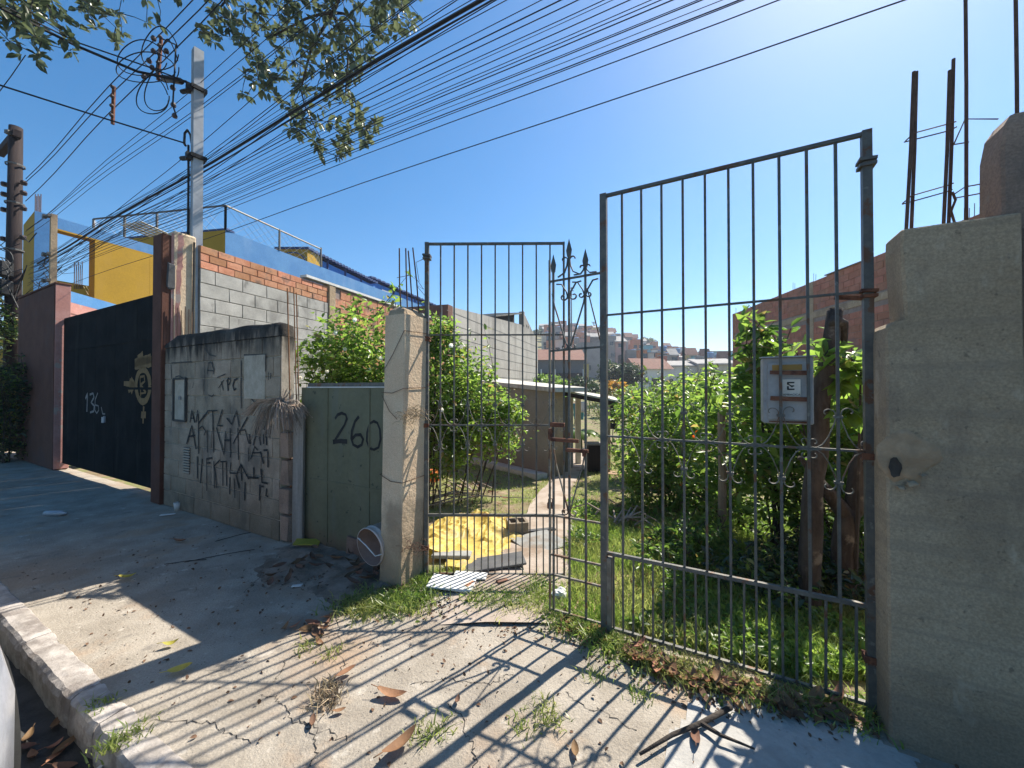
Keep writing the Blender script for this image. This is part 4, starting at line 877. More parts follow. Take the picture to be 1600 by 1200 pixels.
# yellow low wall far left
lw2 = thing('garden_wall', 'low yellow wall with a white band at the far left edge', 'wall', (*P2(0, 10.6), 0))
wpart('wall', slab(MB(), P2(-60, 11.6), P2(30, 10.2), (0, 3.2), (0, 3.2), .2), M['yellow'], lw2)
wpart('white_band', slab(MB(), P2(-60, 11.55), P2(30, 10.15), (2.58, 2.66), (2.58, 2.66), .04), M['white'], lw2)

# ================================================================ POLES AND CABLES
UP = W(-15.25, 2.46)
up = thing('utility_pole', 'old brown utility pole with a crossarm at the far left edge', 'pole', UP)
part('shaft', MB().tube([(0, 0, 0), (0, 0, 4), (0, 0, 7.95)], [.16, .135, .115], 12), M['wood_pole'], up, True)
part('crossarm', MB().box((-.55, .28, 7.72), (1.7, .13, .16), rz=ROT), M['wood_pole'], up)
part('arm_bolt', MB().box((.02, -.15, 7.72), (.09, .1, .09)), M['iron'], up)
for z in (6.55, 6.30, 5.92, 5.2): 
    for sx_ in (1, -1):
        ins = part('insulator', MB().lathe([(.0, -.05), (.05, -.045), (.065, -.01), (.04, 0), (.065, .015), (.05, .055), (0, .06)], 8, (sx_*.24, -.02, z-.03*(sx_ < 0))).tube([(0, 0, z), (sx_*.24, -.02, z)], .015, 5), M['insul'], up)
for z in (7.0, 6.05, 4.9): part('band', MB().lathe([(.155, -.02), (.165, -.02), (.165, .02), (.155, .02)], 12, (0, 0, z)), M['iron'], up)
cb_ = MB()
for k in range(46):
    a = Vector((random.uniform(-.4, .9), random.uniform(-.7, .3), random.uniform(3.3, 5.2))); b = a+Vector((random.uniform(-.7, .7), random.uniform(-.3, .3), random.uniform(-.8, .4)))
    cb_.tube([a, a.lerp(b, .5)+Vector((0, 0, -random.uniform(.05, .3))), b], random.uniform(.006, .014), 4, False)
for k in range(3): cb_.tube([(.25+.05*k+.28*math.cos(t), -.5, 4.1+.2*k+.26*math.sin(t)) for t in np.linspace(0, 6.3, 18)], .012, 4, False)
part('cable_tangle', cb_, M['cable'], up)
for z in (4.35, 3.9): part('junction_box', MB().bbox((.1, -.3, z), (.3, .25, .35), .02), M['cable'], up)
p = Vector((-9.62, 8.02, 0))
c2 = thing('concrete_post', 'thin grey concrete post with brackets behind the maroon pier', 'pole', (p.x, p.y, 0), ROT)
part('shaft', MB().hull([(-.055, -.055, 0), (.055, -.055, 0), (.055, .055, 0), (-.055, .055, 0)], [(-.045, -.045, 5.15), (.045, -.045, 5.15), (.045, .045, 5.15), (-.045, .045, 5.15)]), M['pillar_grey'], c2)
for z in (5.1, 4.3, 3.75): part('bracket', MB().box((.0, -.07, z), (.16, .05, .05)).box((-.13, -.1, z), (.09, .06, .07)), M['iron'], c2)
ORD = ['first', 'second', 'third', 'fourth', 'fifth', 'sixth', 'seventh', 'eighth', 'ninth', 'tenth', 'eleventh', 'twelfth', 'thirteenth', 'fourteenth', 'fifteenth', 'sixteenth', 'seventeenth', 'eighteenth', 'nineteenth', 'twentieth', 'twenty-first', 'twenty-second', 'twenty-third', 'twenty-fourth', 'twenty-fifth', 'twenty-sixth', 'twenty-seventh', 'twenty-eighth', 'twenty-ninth', 'thirtieth']
def cable(pL, pR, n, r, label, group, sag=.05, s0=-15.1, s1=13):
    (sa, za), (sb, zb) = onN(*pL, n), onN(*pR, n); f = lambda s: za+(zb-za)*(s-sa)/(sb-sa)
    nn = 26; pts = []
    for i in range(nn+1):
        s = s0+(s1-s0)*i/nn; k = i/nn; pts.append(W(s, n+.02*math.sin(i), f(s)-sag*4*k*(1-k)+sag*.8))
    solo('overhead_cable', MB().tube(pts, r, 5), M['cable'], label, 'cable', group)
GRP = 'cables of the fan strung along the street'
fan = [((60, 418), x) for x in (700, 728, 745, 772, 795, 830, 862, 893, 925, 945, 972, 1000, 1018, 1045, 1065, 1092, 1110, 1128, 1155, 1190)]
rs = [.007, .008, .007, .006, .009, .008, .012, .010, .008, .006, .009, .007, .008, .010, .007, .009, .006, .010, .008, .009]
for i, ((x, y), x0) in enumerate(fan):
    cable((x, y-12+1.6*i+random.uniform(-4, 4)), (x0+random.uniform(-11, 11), 0), 2.66+.02*(i % 5), rs[i]*.42, 'black cable of the overhead fan, %s from the upper left where it leaves the photo' % ORD[i], GRP)
cable((35, 428), (745, 4), 2.80, .017, 'thick black cable bundle crossing the sky from lower left to top', 'thick cable bundle')
cable((60, 420), (768, 0), 2.84, .008, 'medium black cable twisted beside the thick bundle overhead', 'thick cable bundle')
cable((355, 360), (1310, 30), 2.74, .0042, 'lone lowest black cable crossing the open sky above the gate', 'lone cable')
for i, (a, b) in enumerate((((37, 283), (297, 0)), ((38, 287), (322, 0)), ((47, 307), (345, 0)))):
    cable(a, b, 2.6, .0075, '%s of the three steep power lines leaving the top of the utility pole' % ORD[i], 'steep power lines', .0)
for i, (a, b) in enumerate((((78, 330), (400, 50)), ((78, 331), (420, 58)), ((79, 333), (440, 70)), ((82, 340), (460, 60)), ((100, 400), (470, 90)), ((90, 410), (520, 95)), ((90, 420), (560, 70)), ((95, 428), (600, 80)), ((95, 425), (650, 78)))):
    cable(a, b, 2.6+.012*i, .0042, 'thin cable above the thick bundle, %s counted down the steel pole' % ORD[i], 'thin cables above the thick bundle', .02)
def droop(name, P, r, label, cat='cable', group=None):
    pts = []; P = [Vector(p) for p in P]
    for a, b in zip(P, P[1:]):
        for k in range(8): t = k/8; pts.append(a.lerp(b, t))
    pts.append(P[-1]); return solo(name, MB().tube(pts, r, 5), M['cable'], label, cat, group)
q = Vector(W(-6.27, 2.60)); e1 = at(292, 128, 5.2); e2 = at(290, 224, 5.2)
droop('service_cable', [at(-140, -70, 3.6), at(0, 12, 4.2), at(120, 72, 4.7), at(215, 112, 5.0), e1], .017, 'thick service cable from the upper left corner to the steel pole top')
droop('service_cable', [at(-140, 92, 3.7), at(0, 133, 4.3), at(160, 184, 4.9), e2], .010, 'thin service cable from the left edge to the lower steel pole clamp')
droop('service_cable', [at(-140, -76, 3.6), at(0, 6, 4.2), at(120, 66, 4.7), at(230, 104, 5.0), e1], .009, 'second thin cable hugging the thick service cable at upper left')
droop('service_cable', [at(40, 86, 6), at(18, 118, 6), at(0, 142, 6), at(-60, 230, 6)], .006, 'short thin cable crossing the sky at the far left edge')
for (a, b, lab, nins) in (((178, 135), (176, 194), 'rusty spacer rod hanging left on the three steep power lines', 4), ((252, 58), (247, 125), 'spacer rod with insulators amid the looped cables near the steel pole', 5)):
    A = at(*a, 5.9); B = at(*b, 5.9); t = thing('spacer_rod', lab, 'insulator', A)
    wpart('rod', MB().tube([A, B], .024, 6), M['rust'], t)
    for k in range(nins):
        p = A.lerp(B, (k+.3)/nins); wpart('insulator', MB().lathe([(0, -.02), (.022, -.02), (.03, 0), (.022, .02), (0, .02)], 8, p+Vector((.03, -.05, 0))), M['insul'], t)
cl = thing('looped_cable', 'slack black cable loops hanging between the power lines and steel pole', 'cable', at(240, 120, 5.4))
for (cx_, cy_, rx_, ry_, yy) in ((222, 90, 38, 28, 5.4), (250, 75, 28, 34, 5.3), (238, 148, 24, 30, 5.2), (245, 140, 18, 33, 5.25), (228, 105, 46, 24, 5.35), (262, 95, 16, 34, 5.3)):
    pts = [at(cx_+rx_*math.cos(t)+4*math.sin(2*t), cy_+ry_*math.sin(t), yy+.15*math.sin(t)) for t in np.linspace(.3, 6.3, 30)]
    wpart('loop', MB().tube(pts, .007, 5), M['cable'], cl)
wpart('loop', MB().tube([at(252, 60, 5.4), at(275, 70, 5.3), at(272, 130, 5.2), at(270, 165, 5.2), at(276, 182, 5.2)], .010, 5), M['cable'], cl)
for px, py in ((240, 60), (240, 80), (233, 95), (260, 80), (238, 106), (225, 120), (270, 137), (271, 164), (273, 181)):
    wpart('insulator', MB().lathe([(0, -.03), (.028, -.025), (.034, 0), (.022, .03), (0, .03)], 8, at(px, py, 5.35)), M['insul'], cl)
wpart('clamp', MB().tube([at(255, 122, 5.3), at(283, 127, 5.2)], .04, 6), M['insul'], cl)

# ================================================================ SMALL BUILDING INSIDE THE LOT
A = Vector((.73, 7.76)); B = Vector((-2.35, 12.8)); wd = (B-A).normalized(); nb = Vector((wd.y, -wd.x))*-1   # nb: away from the viewer
if nb.y < 0: nb = -nb
hs = thing('lot_house', 'low plastered house with a pale flat roof edge inside the lot', 'house', (A.x, A.y, 0))
Z0 = -.9
ft = [A, A+nb*.42, A+nb*.42+wd*3.2, A+nb*1.3+wd*3.2, B+nb*1.3, B]
wpart('wall', MB().hull([(p.x, p.y, Z0) for p in ft], [(p.x, p.y, 1.44+.34*max(0, min(1, (p-A).dot(wd)/6))) for p in ft]), M['lot_wall'], hs)
rA = A-wd*.25-nb*.07; rB = B-nb*.07
R_ = [rA, rB, rB+nb*1.9, rA+nb*.9]; zr = [1.43, 1.80, 1.80, 1.43]
wpart('roof_slab', MB().hull([(p.x, p.y, z) for p, z in zip(R_, zr)], [(p.x, p.y, z+.09) for p, z in zip(R_, zr)]), M['lime'], hs)
wpart('step', MB().hull([(p.x, p.y, Z0) for p in (A-nb*.3, A-nb*.02, B-nb*.02, B-nb*.3)], [(p.x, p.y, z) for p, z in zip((A-nb*.3, A-nb*.02, B-nb*.02, B-nb*.3), (-.20, -.20, -.53, -.53))]), M['lime'], hs)
wpart('end_face', slab(MB(), A-wd*.003, A+nb*.42-wd*.003, (Z0, 1.42), (Z0, 1.42), .012, 1 if True else -1), M['pillar_grey'], hs)
pr_ = thing('porch', 'lean-to porch roof on pale posts at the end of the lot house', 'porch', (*P2(900, 8.8), zg(1.4, 8.8)))
p1, p2, p3, p4 = at(876, 611, 8.3), at(970, 629, 8.5), at(960, 622, 10.6), at(884, 609, 10.4)
q4 = [p1, p2, p3, p4]
wpart('roof_sheet', MB().hull(q4, [p+Vector((0, 0, .035)) for p in q4]), M['lime'], pr_)
wpart('front_beam', MB().hull([p1+Vector((0, .02, -.002)), p2+Vector((0, .02, -.002)), p2+Vector((0, .12, -.002)), p1+Vector((0, .12, -.002))], [p1+Vector((0, .02, -.09)), p2+Vector((0, .02, -.09)), p2+Vector((0, .12, -.09)), p1+Vector((0, .12, -.09))]), M['wood_pole'], pr_)
for px, y, w_, m_ in ((884, 8.5, .10, 'wood'), (891, 9.2, .12, 'lime'), (903, 9.9, .13, 'lime'), (948, 8.6, .13, 'pillar')):
    p = P2(px, y); wpart('post', MB().bbox((p.x, p.y, .3), (w_, w_, 2.02 if px < 900 else 1.98), .006), M[m_], pr_)
p = P2(948, 8.6)
for k in range(4): wpart('block_hole', MB().box((p.x-.0, p.y-.066, .95-.22*k), (.035, .01, .10)), M['dark_void'], pr_)
def cloth(name, px, y, zt, zb, w_, m, label):
    c = P2(px, y); mb = MB(); nx, nz_ = 8, 8
    for i in range(nx+1):
        for j in range(nz_+1):
            u = i/nx-.5; v = j/nz_; x = c.x+u*w_*(1-.25*v); z = zt+(zb-zt)*v+.02*nz3(u*3, v*3, 1, 5)
            for o in (0,): mb.v.append((x, c.y+.03*math.sin(u*14+v)*v, z))
    mb.f = [(i*(nz_+1)+j, (i+1)*(nz_+1)+j, (i+1)*(nz_+1)+j+1, i*(nz_+1)+j+1) for i in range(nx) for j in range(nz_)]
    o = solo(name, mb, m, label, 'clothes', smooth=True); sm_ = o.modifiers.new('thickness', 'SOLIDIFY'); sm_.thickness = .02
cloth('hanging_garment', 957, 9.0, 1.10, .55, .22, M['navy_cloth'], 'dark navy garment hanging under the right edge of the porch roof')
cloth('hanging_garment', 904, 13, 1.0, .45, .4, M['teal_cloth'], 'teal towel hanging far behind the porch posts')
cloth('hanging_garment', 910, 12.9, 1.05, .7, .22, M['white'], 'small white cloth hanging beside the teal towel')
p = P2(929, 8.8); cr_ = thing('crate', 'small dark wooden crate standing by the right porch post', 'crate', (p.x, p.y, zg(p.x, p.y)))
part('side_board', MB().box((0, -.19, .3), (.36, .025, .6)).box((0, .19, .3), (.36, .025, .6)).box((-.17, 0, .3), (.02, .36, .6)).box((.17, 0, .3), (.02, .36, .6)), M['wood_pole'], cr_)
part('lid', MB().box((0, 0, .615), (.42, .42, .03)), M['plank'], cr_)
# ================================================================ HILLSIDE TOWN
HM = {}
def hcol(n, a, b=None):
    a = tuple(x*1.1 for x in a); HM[n] = pm('house_'+n, a, b or tuple(min(1, x*1.25) for x in a), .35, .9, .2, 6, rnd=.12, stains=(dict(c=tuple(x*.6 for x in a), scale=.35, lo=.52, hi=.7, amt=.5),)); return HM[n]
hcol('orange brick', (.42, .17, .085)); hcol('red brick', (.34, .12, .075)); hcol('grey', (.25, .235, .22)); hcol('dark grey', (.14, .135, .13)); hcol('white', (.55, .54, .51)); hcol('teal', (.07, .30, .36)); hcol('yellow', (.50, .40, .14)); hcol('cream', (.45, .40, .32)); hcol('blue', (.12, .22, .38)); hcol('pink', (.44, .25, .21))
WIN = MB().box((0, 0, 0), (1.0, .16, 1.0)).mesh('window', M['glass']); WIN2 = MB().box((0, 0, 0), (1.0, .16, 2.0)).mesh('door', M['dark_void'])
FRM = MB().box((0, -.02, -.56), (1.2, .2, .12)).mesh('sill', M['lime'])
def hill_house(px, Y, w_, h, d, col, label, roof, nwin, rz=0, name='hillside_house', group='houses stacked on the hillside'):
    p = P2(px, Y); z = zg(p.x, p.y)-1.2
    t = thing(name, label, 'house', (p.x, p.y, z), rz, group); m = HM[col]
    part('wall', MB().box((0, d/2, (h+1.2)/2), (w_, d, h+1.2)), m, t)
    H_ = h+1.2
    if roof == 'flat': part('roof', MB().box((0, d/2, H_+.1), (w_+.4, d+.4, .2)), HM['grey'], t)
    elif roof == 'shed': part('roof', MB().hull([(-w_/2-.3, -.4, H_-.3), (w_/2+.3, -.4, H_-.3), (w_/2+.3, d, H_+.9), (-w_/2-.3, d, H_+.9)], [(-w_/2-.3, -.4, H_-.1), (w_/2+.3, -.4, H_-.1), (w_/2+.3, d, H_+1.1), (-w_/2-.3, d, H_+1.1)]), M['fibre_roof'], t)
    elif roof == 'tiled': part('roof', MB().add([(-w_/2-.4, -.5, H_), (w_/2+.4, -.5, H_), (w_/2+.4, d+.5, H_), (-w_/2-.4, d+.5, H_), (-w_/2-.4, d/2, H_+1.8), (w_/2+.4, d/2, H_+1.8)], [(0, 1, 5, 4), (2, 3, 4, 5), (0, 4, 3), (1, 2, 5), (0, 3, 2, 1)]), M['tile'], t)
    else:
        part('parapet', MB().box((0, .1, H_+.45), (w_, .2, .9)).box((-w_/2+.1, d/2, H_+.45), (.2, d-.45, .9)).box((w_/2-.1, d/2, H_+.45), (.2, d-.45, .9)), m, t)
        part('water_tank', MB().lathe([(0, 0), (.7, 0), (.8, .9), (.6, 1.1), (0, 1.15)], 10, (w_*.2, d*.5, H_)), HM['blue'], t)
    fl = max(1, int(h//2.8))
    for f in range(fl):
        for k in range(nwin):
            x = -w_/2+w_*(k+.5)/nwin+random.uniform(-.3, .3); zz = H_-h+1.7+2.8*f
            wv = link('window', WIN, t, (x, -.03, zz), None, (random.uniform(.8, 1.3), 1, random.uniform(.8, 1.1)))
            if random.random() < .5: link('sill', FRM, wv)
    if random.random() < .7: link('door', WIN2, t, (random.uniform(-w_*.3, w_*.3), -.035, H_-h+1.05))
    return t
HD = Vector((0, 0, 0))
rows = [(68, 12), (79, 16), (91, 18), (103, 20), (115, 22), (127, 23), (139, 24), (151, 25), (163, 25), (176, 24)]
cols_ = ['orange brick', 'grey', 'red brick', 'orange brick', 'dark grey', 'cream', 'orange brick', 'grey', 'white', 'red brick', 'grey', 'orange brick', 'pink']
rofs = ['flat', 'parapet', 'shed', 'flat', 'tiled', 'parapet', 'flat']
RN = ['lowest', 'second lowest', 'third lowest', 'fourth lowest', 'fifth lowest', 'fifth highest', 'fourth highest', 'third highest', 'second highest', 'highest']
rr = random.Random(11); ci = 0
for ri, (Y, cnt) in enumerate(rows):
    x0, x1 = (848, 1140) if ri > 1 else (1000, 1140)
    for k in range(cnt):
        px = x0+(x1-x0)*(k+.5)/cnt+rr.uniform(-5, 5); YY = Y+rr.uniform(-4, 4); wpx = (x1-x0)/cnt*rr.uniform(.75, 1.05); w_ = wpx*YY/600*1.05
        col = cols_[(ci*5+ri*3) % len(cols_)]; ci += 1; rf = rr.choice(rofs); h = rr.choice((2.8, 3.2, 5.2, 5.6, 4.0, 3.6))
        if ri == 9 and h > 5: h = 4
        if rr.random() < .05: col = 'yellow'
        if rr.random() < .05: col = 'teal'
        if px > 1105 and ri in (4, 6): col = 'teal'
        hill_house(px, YY, w_, h, w_*.8, col, '%s %s hill house, %s from left in %s row' % (col, {'flat': 'flat roofed', 'shed': 'sheet roofed', 'tiled': 'red tiled', 'parapet': 'walled roof'}[rf], ORD[k], RN[ri]), rf, rr.choice((1, 1, 2, 2)), rr.uniform(-.25, .25))
# the houses one can pick out below the hill
vh = hill_house(866, 52, 8.0, 4.6, 7, 'dark grey', 'veranda house with long red tiled roof and white balustrade', 'tiled', 3, 0, 'veranda_house', None)
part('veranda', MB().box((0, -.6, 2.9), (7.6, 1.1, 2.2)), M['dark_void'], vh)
for k in range(5): part('veranda_post', MB().box((-3.7+1.85*k, -1.2, 3.0), (.14, .14, 3.0)), HM['white'], vh)
bl = part('balustrade', MB().box((0, -1.22, 2.75), (7.6, .1, .1)), HM['white'], vh)
for k in range(30): part('baluster', MB().box((-3.7+.255*k, -1.22, 2.25), (.07, .07, .9)), HM['white'], bl)
hill_house(903, 53, 3.0, 4.0, 4, 'yellow', 'small yellow two-window house right of the veranda house', 'flat', 2, 0, 'yellow_house', None)
hill_house(1022, 58, 5.2, 3.4, 5, 'white', 'white house with red roof right of the round dark tree', 'tiled', 2, .15, 'white_house', None)
hill_house(1072, 62, 8.5, 4.3, 6, 'white', 'wide pale house with one dark doorway below the hill', 'shed', 1, -.1, 'pale_house', None)
hill_house(1122, 60, 5.5, 5.0, 6, 'cream', 'cream house with sloping roof at the right foot of the hill', 'shed', 2, -.2, 'cream_house', None)
hill_house(930, 66, 5.0, 5.2, 5, 'grey', 'grey two storey house left of the round dark tree', 'parapet', 2, .1, 'grey_house', None)
hill_house(1120, 118, 9.5, 7.5, 8, 'teal', 'tall teal house on the hill next to the brick side wall', 'flat', 3, -.1, 'teal_house', None)
# masts
def mast(px, Y, ytop, label, w_):
    p = P2(px, Y); z0 = zg(p.x, p.y); zt = at(px, ytop, Y).z; t = thing('antenna_mast', label, 'antenna', (p.x, p.y, z0))
    part('shaft', MB().tube([(0, 0, 0), (0, 0, zt-z0)], [w_, w_*.5], 6), M['iron'], t)
    for k, q_ in enumerate((.99, .95, .90)): part('crosspiece', MB().box((0, 0, (zt-z0)*q_), (w_*(7-1.5*k), .15, w_*.6)), M['iron'], t)
mast(893, 90, 449, 'tall thin antenna mast rising before the hill between the spear bars', .22)
mast(928, 190, 503, 'small mast on the crest of the hill', .35)

# ================================================================ FOLIAGE
def fol_mesh(name, C, size, m, asp=.42, up=.35, droop=.25, fold=.25, dirs=None, jsize=.35):
    """one leaf (four small faces, folded along its rib) at every point of C"""
    C = np.asarray(C, float); n = len(C)
    if dirs is None:
        d = rng.normal(size=(n, 3)); d[:, 2] = d[:, 2]*.6+up*.2
    else: d = np.asarray(dirs, float)+rng.normal(size=(n, 3))*.18
    d /= np.linalg.norm(d, axis=1)[:, None]
    nr = rng.normal(size=(n, 3))*.55; nr[:, 2] += 1.0
    s = np.cross(d, nr); s /= np.linalg.norm(s, axis=1)[:, None]; nr = np.cross(s, d)
    L = size*(1+jsize*(rng.random(n)*2-1)); L = L[:, None]; Wd = L*asp*(.8+.4*rng.random((n, 1)))
    V = np.empty((n, 7, 3)); V[:, 0] = C; e1 = s*Wd*.5+nr*Wd*fold
    V[:, 1] = C+d*L*.30+e1*.86; V[:, 2] = C+d*L*.66+e1*.80-nr*L*droop*.15; V[:, 3] = C+d*L-nr*L*droop*.5
    e2 = -s*Wd*.5+nr*Wd*fold; V[:, 4] = C+d*L*.66+e2*.80-nr*L*droop*.15; V[:, 5] = C+d*L*.30+e2*.86; V[:, 6] = C+d*L*.5-nr*L*droop*.08
    f = np.array([[0, 6, 1], [1, 6, 2], [2, 6, 3], [3, 6, 4], [4, 6, 5], [5, 6, 0]]); F = (f[None]+7*np.arange(n)[:, None, None]).reshape(-1, 3)
    me = bpy.data.meshes.new(name); me.vertices.add(7*n); me.vertices.foreach_set('co', V.reshape(-1).astype(np.float32))
    me.loops.add(F.size); me.loops.foreach_set('vertex_index', F.reshape(-1).astype(np.int32)); k = len(F)
    me.polygons.add(k); me.polygons.foreach_set('loop_start', np.arange(0, 3*k, 3, dtype=np.int32)); me.polygons.foreach_set('loop_total', np.full(k, 3, dtype=np.int32))
    me.update(calc_edges=True); me.materials.append(m); return me
def leaf_one(L, asp, m, fold=.22, droop=.2):
    V = []; n = 5; mb = MB()
    for i in range(n+1):
        t = i/n; w_ = L*asp*.5*math.sin(math.pi*min(1, t*.92+.06))**.8*(0 if i == n else 1); z = -droop*L*t*t
        mb.v += [(L*t, w_, z+fold*w_), (L*t, 0, z), (L*t, -w_, z+fold*w_)]
    for i in range(n):
        for j in range(2): mb.f.append((3*i+j, 3*i+j+1, 3*i+4+j, 3*i+3+j))
    return mb.mesh('leaf', m, True)
def blob_pts(cx, cy, cz, rx, ry, rz_, n, shell=.55, clump=.25):
    k = max(3, n//22); u = rng.normal(size=(k, 3)); u /= np.linalg.norm(u, axis=1)[:, None]; r = rng.random(k)**(1-shell)
    c = u*r[:, None]; p = c[rng.integers(0, k, n)]+rng.normal(size=(n, 3))*clump*.5
    return np.array((cx, cy, cz))+p*np.array((rx, ry, rz_))
def bush(name, label, cat, base, blobs, n, size, m, stems=6, hero=0, asp=.42, group=None, extra=None, up=.35, stemr=.012, clump=.25, hero_w=None):
    t = thing(name, label, cat, base, 0, group); b = Vector(base); pts = []
    tot = sum(bb[3]*bb[5] for bb in blobs)
    for bb in blobs: pts.append(blob_pts(*bb, max(20, int(n*bb[3]*bb[5]/tot)), clump=clump))
    P = np.concatenate(pts); ok = np.array([p[2] > zg(p[0], p[1])+.02 for p in P]); P = P[ok]-np.array(base)
    if hero:
        Pw = P+np.array(base); sc = Pw[:, 1]+rng.random(len(P))*.5; idx = np.argsort(sc)[:hero*2]; idx = rng.choice(idx, min(hero, len(idx)), replace=False)
        shared = [leaf_one(size*q, asp, m) for q in (.85, 1, 1.15, 1.3)]
        for i in idx:
            link('leaf', random.choice(shared), t, P[i], (random.uniform(-.5, .5), random.uniform(-.2, .9), random.uniform(0, 6.28)))
        P = np.delete(P, idx, 0)
    sp = []; bv = np.array(base)
    for k in range(int(6+len(blobs)*4)):      # wispy shoots that break the outline
        bb = random.choice(blobs); s0 = np.array(bb[:3])+np.array((random.uniform(-.8, .8)*bb[3], random.uniform(-.8, .8)*bb[4], random.uniform(.2, .8)*bb[5])); d_ = np.array((random.uniform(-.7, .7), random.uniform(-.5, .3), random.uniform(.35, 1))); L_ = random.uniform(.5, 1.1)*bb[5]
        n_ = int(6+L_*(26 if size < .12 else 16)); q_ = rng.random((n_, 1)); sp.append(s0+d_*L_*q_+rng.normal(size=(n_, 3))*.02*(1+2*size)); a_ = Vector(s0-bv)
        if len(blobs) > 1: part('stem', MB().tube([a_, a_+Vector(d_*L_*.55)+Vector((.01, 0, .01)), a_+Vector(d_*L_)], [.005, .004, .002], 4, False), M['bark'], t)
    P = np.concatenate([P]+[q-bv for q in sp]); r_ = rng.random(len(P))
    for lo, hi, sz_, mm in ((0, .66, 1, m), (.66, .93, .68, M['leaf_mid']), (.93, 1.01, .9, M['leaf_olive'])):
        k_ = (r_ >= lo) & (r_ < hi); tag(link('foliage', fol_mesh('foliage', P[k_], size*sz_, mm, asp*(1.1 if sz_ < .8 else 1), up), t), kind='stuff')
    for k in range(stems):
        bb = blobs[k % len(blobs)]; e = Vector((bb[0]+random.uniform(-.6, .6)*bb[3], bb[1]+random.uniform(-.6, .6)*bb[4], bb[2]+random.uniform(-.2, .7)*bb[5]))-b; s0 = Vector((random.uniform(-.1, .1), random.uniform(-.1, .1), -.03))
        if len(blobs) > 2: s0 += Vector((bb[0]-b.x, bb[1]-b.y, 0))*.8
        part('stem', MB().tube([s0, s0.lerp(e, .5)+Vector((random.uniform(-.08, .08), random.uniform(-.08, .08), .06)), e], [stemr, stemr*.7, stemr*.35], 5), M['bark'], t)
    return t
def gz(x, y): return (x, y, zg(x, y))
# flowering bush behind the green sheet
b1 = gz(-1.55, 5.3)
fb = bush('flowering_bush', 'bushy bright green shrub with white flowers rising behind the green sheet', 'bush', b1,
    [(-1.75, 5.0, 1.85, .72, .6, .72), (-1.15, 5.4, 1.55, .75, .6, .7), (-2.35, 5.0, 1.7, .42, .45, .55), (-.65, 5.6, 1.25, .62, .5, .68), (-.30, 5.9, .95, .45, .45, .5), (-1.0, 5.2, 2.15, .30, .3, .38), (-.9, 5.3, .75, .5, .4, .5), (-1.9, 5.1, 1.0, .8, .5, .7), (-.1, 5.7, 1.1, .3, .3, .25)],
    17000, .085, M['leaf_bright'], 26, 240, .5, clump=.36)
fl_ = []
for px, py in [(500, 577), (512, 580), (468, 560), (486, 556), (555, 500), (470, 590), (540, 545), (560, 560), (505, 590), (580, 575), (690, 640), (478, 572), (596, 560), (525, 520), (705, 540)]:
    p = at(px, py, 4.55)-Vector(b1); fl_.append(p)
    part('flower', MB().add([Vector((0, 0, 0))+p]+[p+Vector((.028*math.cos(k*1.047), -.015, .028*math.sin(k*1.047))) for k in range(6)], [(0, k+1, (k+1) % 6+1) for k in range(6)]), M['petal'], fb)
# right garden
G1 = gz(3.1, 3.75)
g1 = bush('broadleaf_shrub', 'large bright shrub with drooping broad leaves behind the meter box', 'bush', G1,
    [(2.75, 3.5, 1.40, .65, .5, .42), (3.35, 3.5, 1.25, .6, .5, .42), (2.4, 3.7, 1.62, .34, .35, .33), (2.42, 4.25, 1.1, .42, .35, .45), (3.9, 3.9, 1.35, .6, .5, .45), (2.6, 3.7, .95, .7, .5, .5), (3.3, 3.8, .8, .7, .5, .5), (2.38, 3.7, 2.02, .12, .12, .22), (2.18, 2.55, 1.52, .26, .10, .2)],
    3900, .15, M['leaf_bright'], 16, 300, .38, stemr=.016, clump=.33)
g2 = bush('broadleaf_shrub', 'darker dense shrub filling the gap under the broad-leaved bush', 'bush', gz(2.75, 3.4),
    [(2.55, 3.75, .5, .45, .4, .45), (2.9, 3.4, .55, .6, .45, .5), (3.5, 3.5, .6, .6, .45, .6), (2.2, 4.3, .35, .4, .35, .4)], 3800, .09, M['leaf_mid'], 14, 120, .42, clump=.35)
g3 = bush('hedge_shrub', 'sunlit green shrub behind the middle wooden fence post', 'bush', gz(2.6, 5.6),
    [(2.1, 5.2, .75, .55, .5, .7), (2.7, 5.6, 1.05, .65, .5, .6), (1.75, 5.6, .45, .4, .4, .5), (3.3, 5.6, 1.3, .6, .6, .6), (2.4, 5.0, .3, .6, .5, .5), (1.8, 5.0, .1, .35, .35, .35)], 7000, .10, M['leaf_bright'], 16, 150, .42, clump=.33)
g4 = bush('hedge_shrub', 'yellow green shrub rising beyond the short grey board', 'bush', gz(3.3, 8.0),
    [(2.55, 7.6, .85, .5, .6, .55), (3.3, 8.0, 1.05, .8, .7, .6), (4.2, 8.2, .85, .9, .8, .65), (5.3, 8.0, 1.3, .8, .8, .7), (2.9, 7.4, .2, .8, .6, .6)], 8000, .13, M['leaf_bright'], 14, 60, .42, clump=.33)
g5 = bush('feathery_shrub', 'soft feathery light green shrubs beyond the fence posts', 'bush', gz(4.6, 15),
    [(3.6, 14.5, .75, .9, .9, .75), (5.2, 15, .8, 1.2, 1, .8), (6.8, 15.5, 1.0, 1.3, 1, .9), (8.4, 16, 1.3, 1.2, 1, 1.0)], 16000, .10, M['leaf_far'], 10, 0, .25, stemr=.02, clump=.3)
for k, (px, py) in enumerate(((1088, 675), (1064, 756), (1072, 745), (1083, 682), (1095, 760))):
    p = at(px, py, 4.75); mb = MB().add([p]+[p+Vector((.022*math.cos(i*1.25), -.01, .022*math.sin(i*1.25))) for i in range(5)], [(0, i+1, (i+1) % 5+1) for i in range(5)])
    solo('orange_flower', mb, M['orange_petal'], 'small orange flower low in the green garden shrubs', 'flower', 'orange flowers in the garden shrubs')
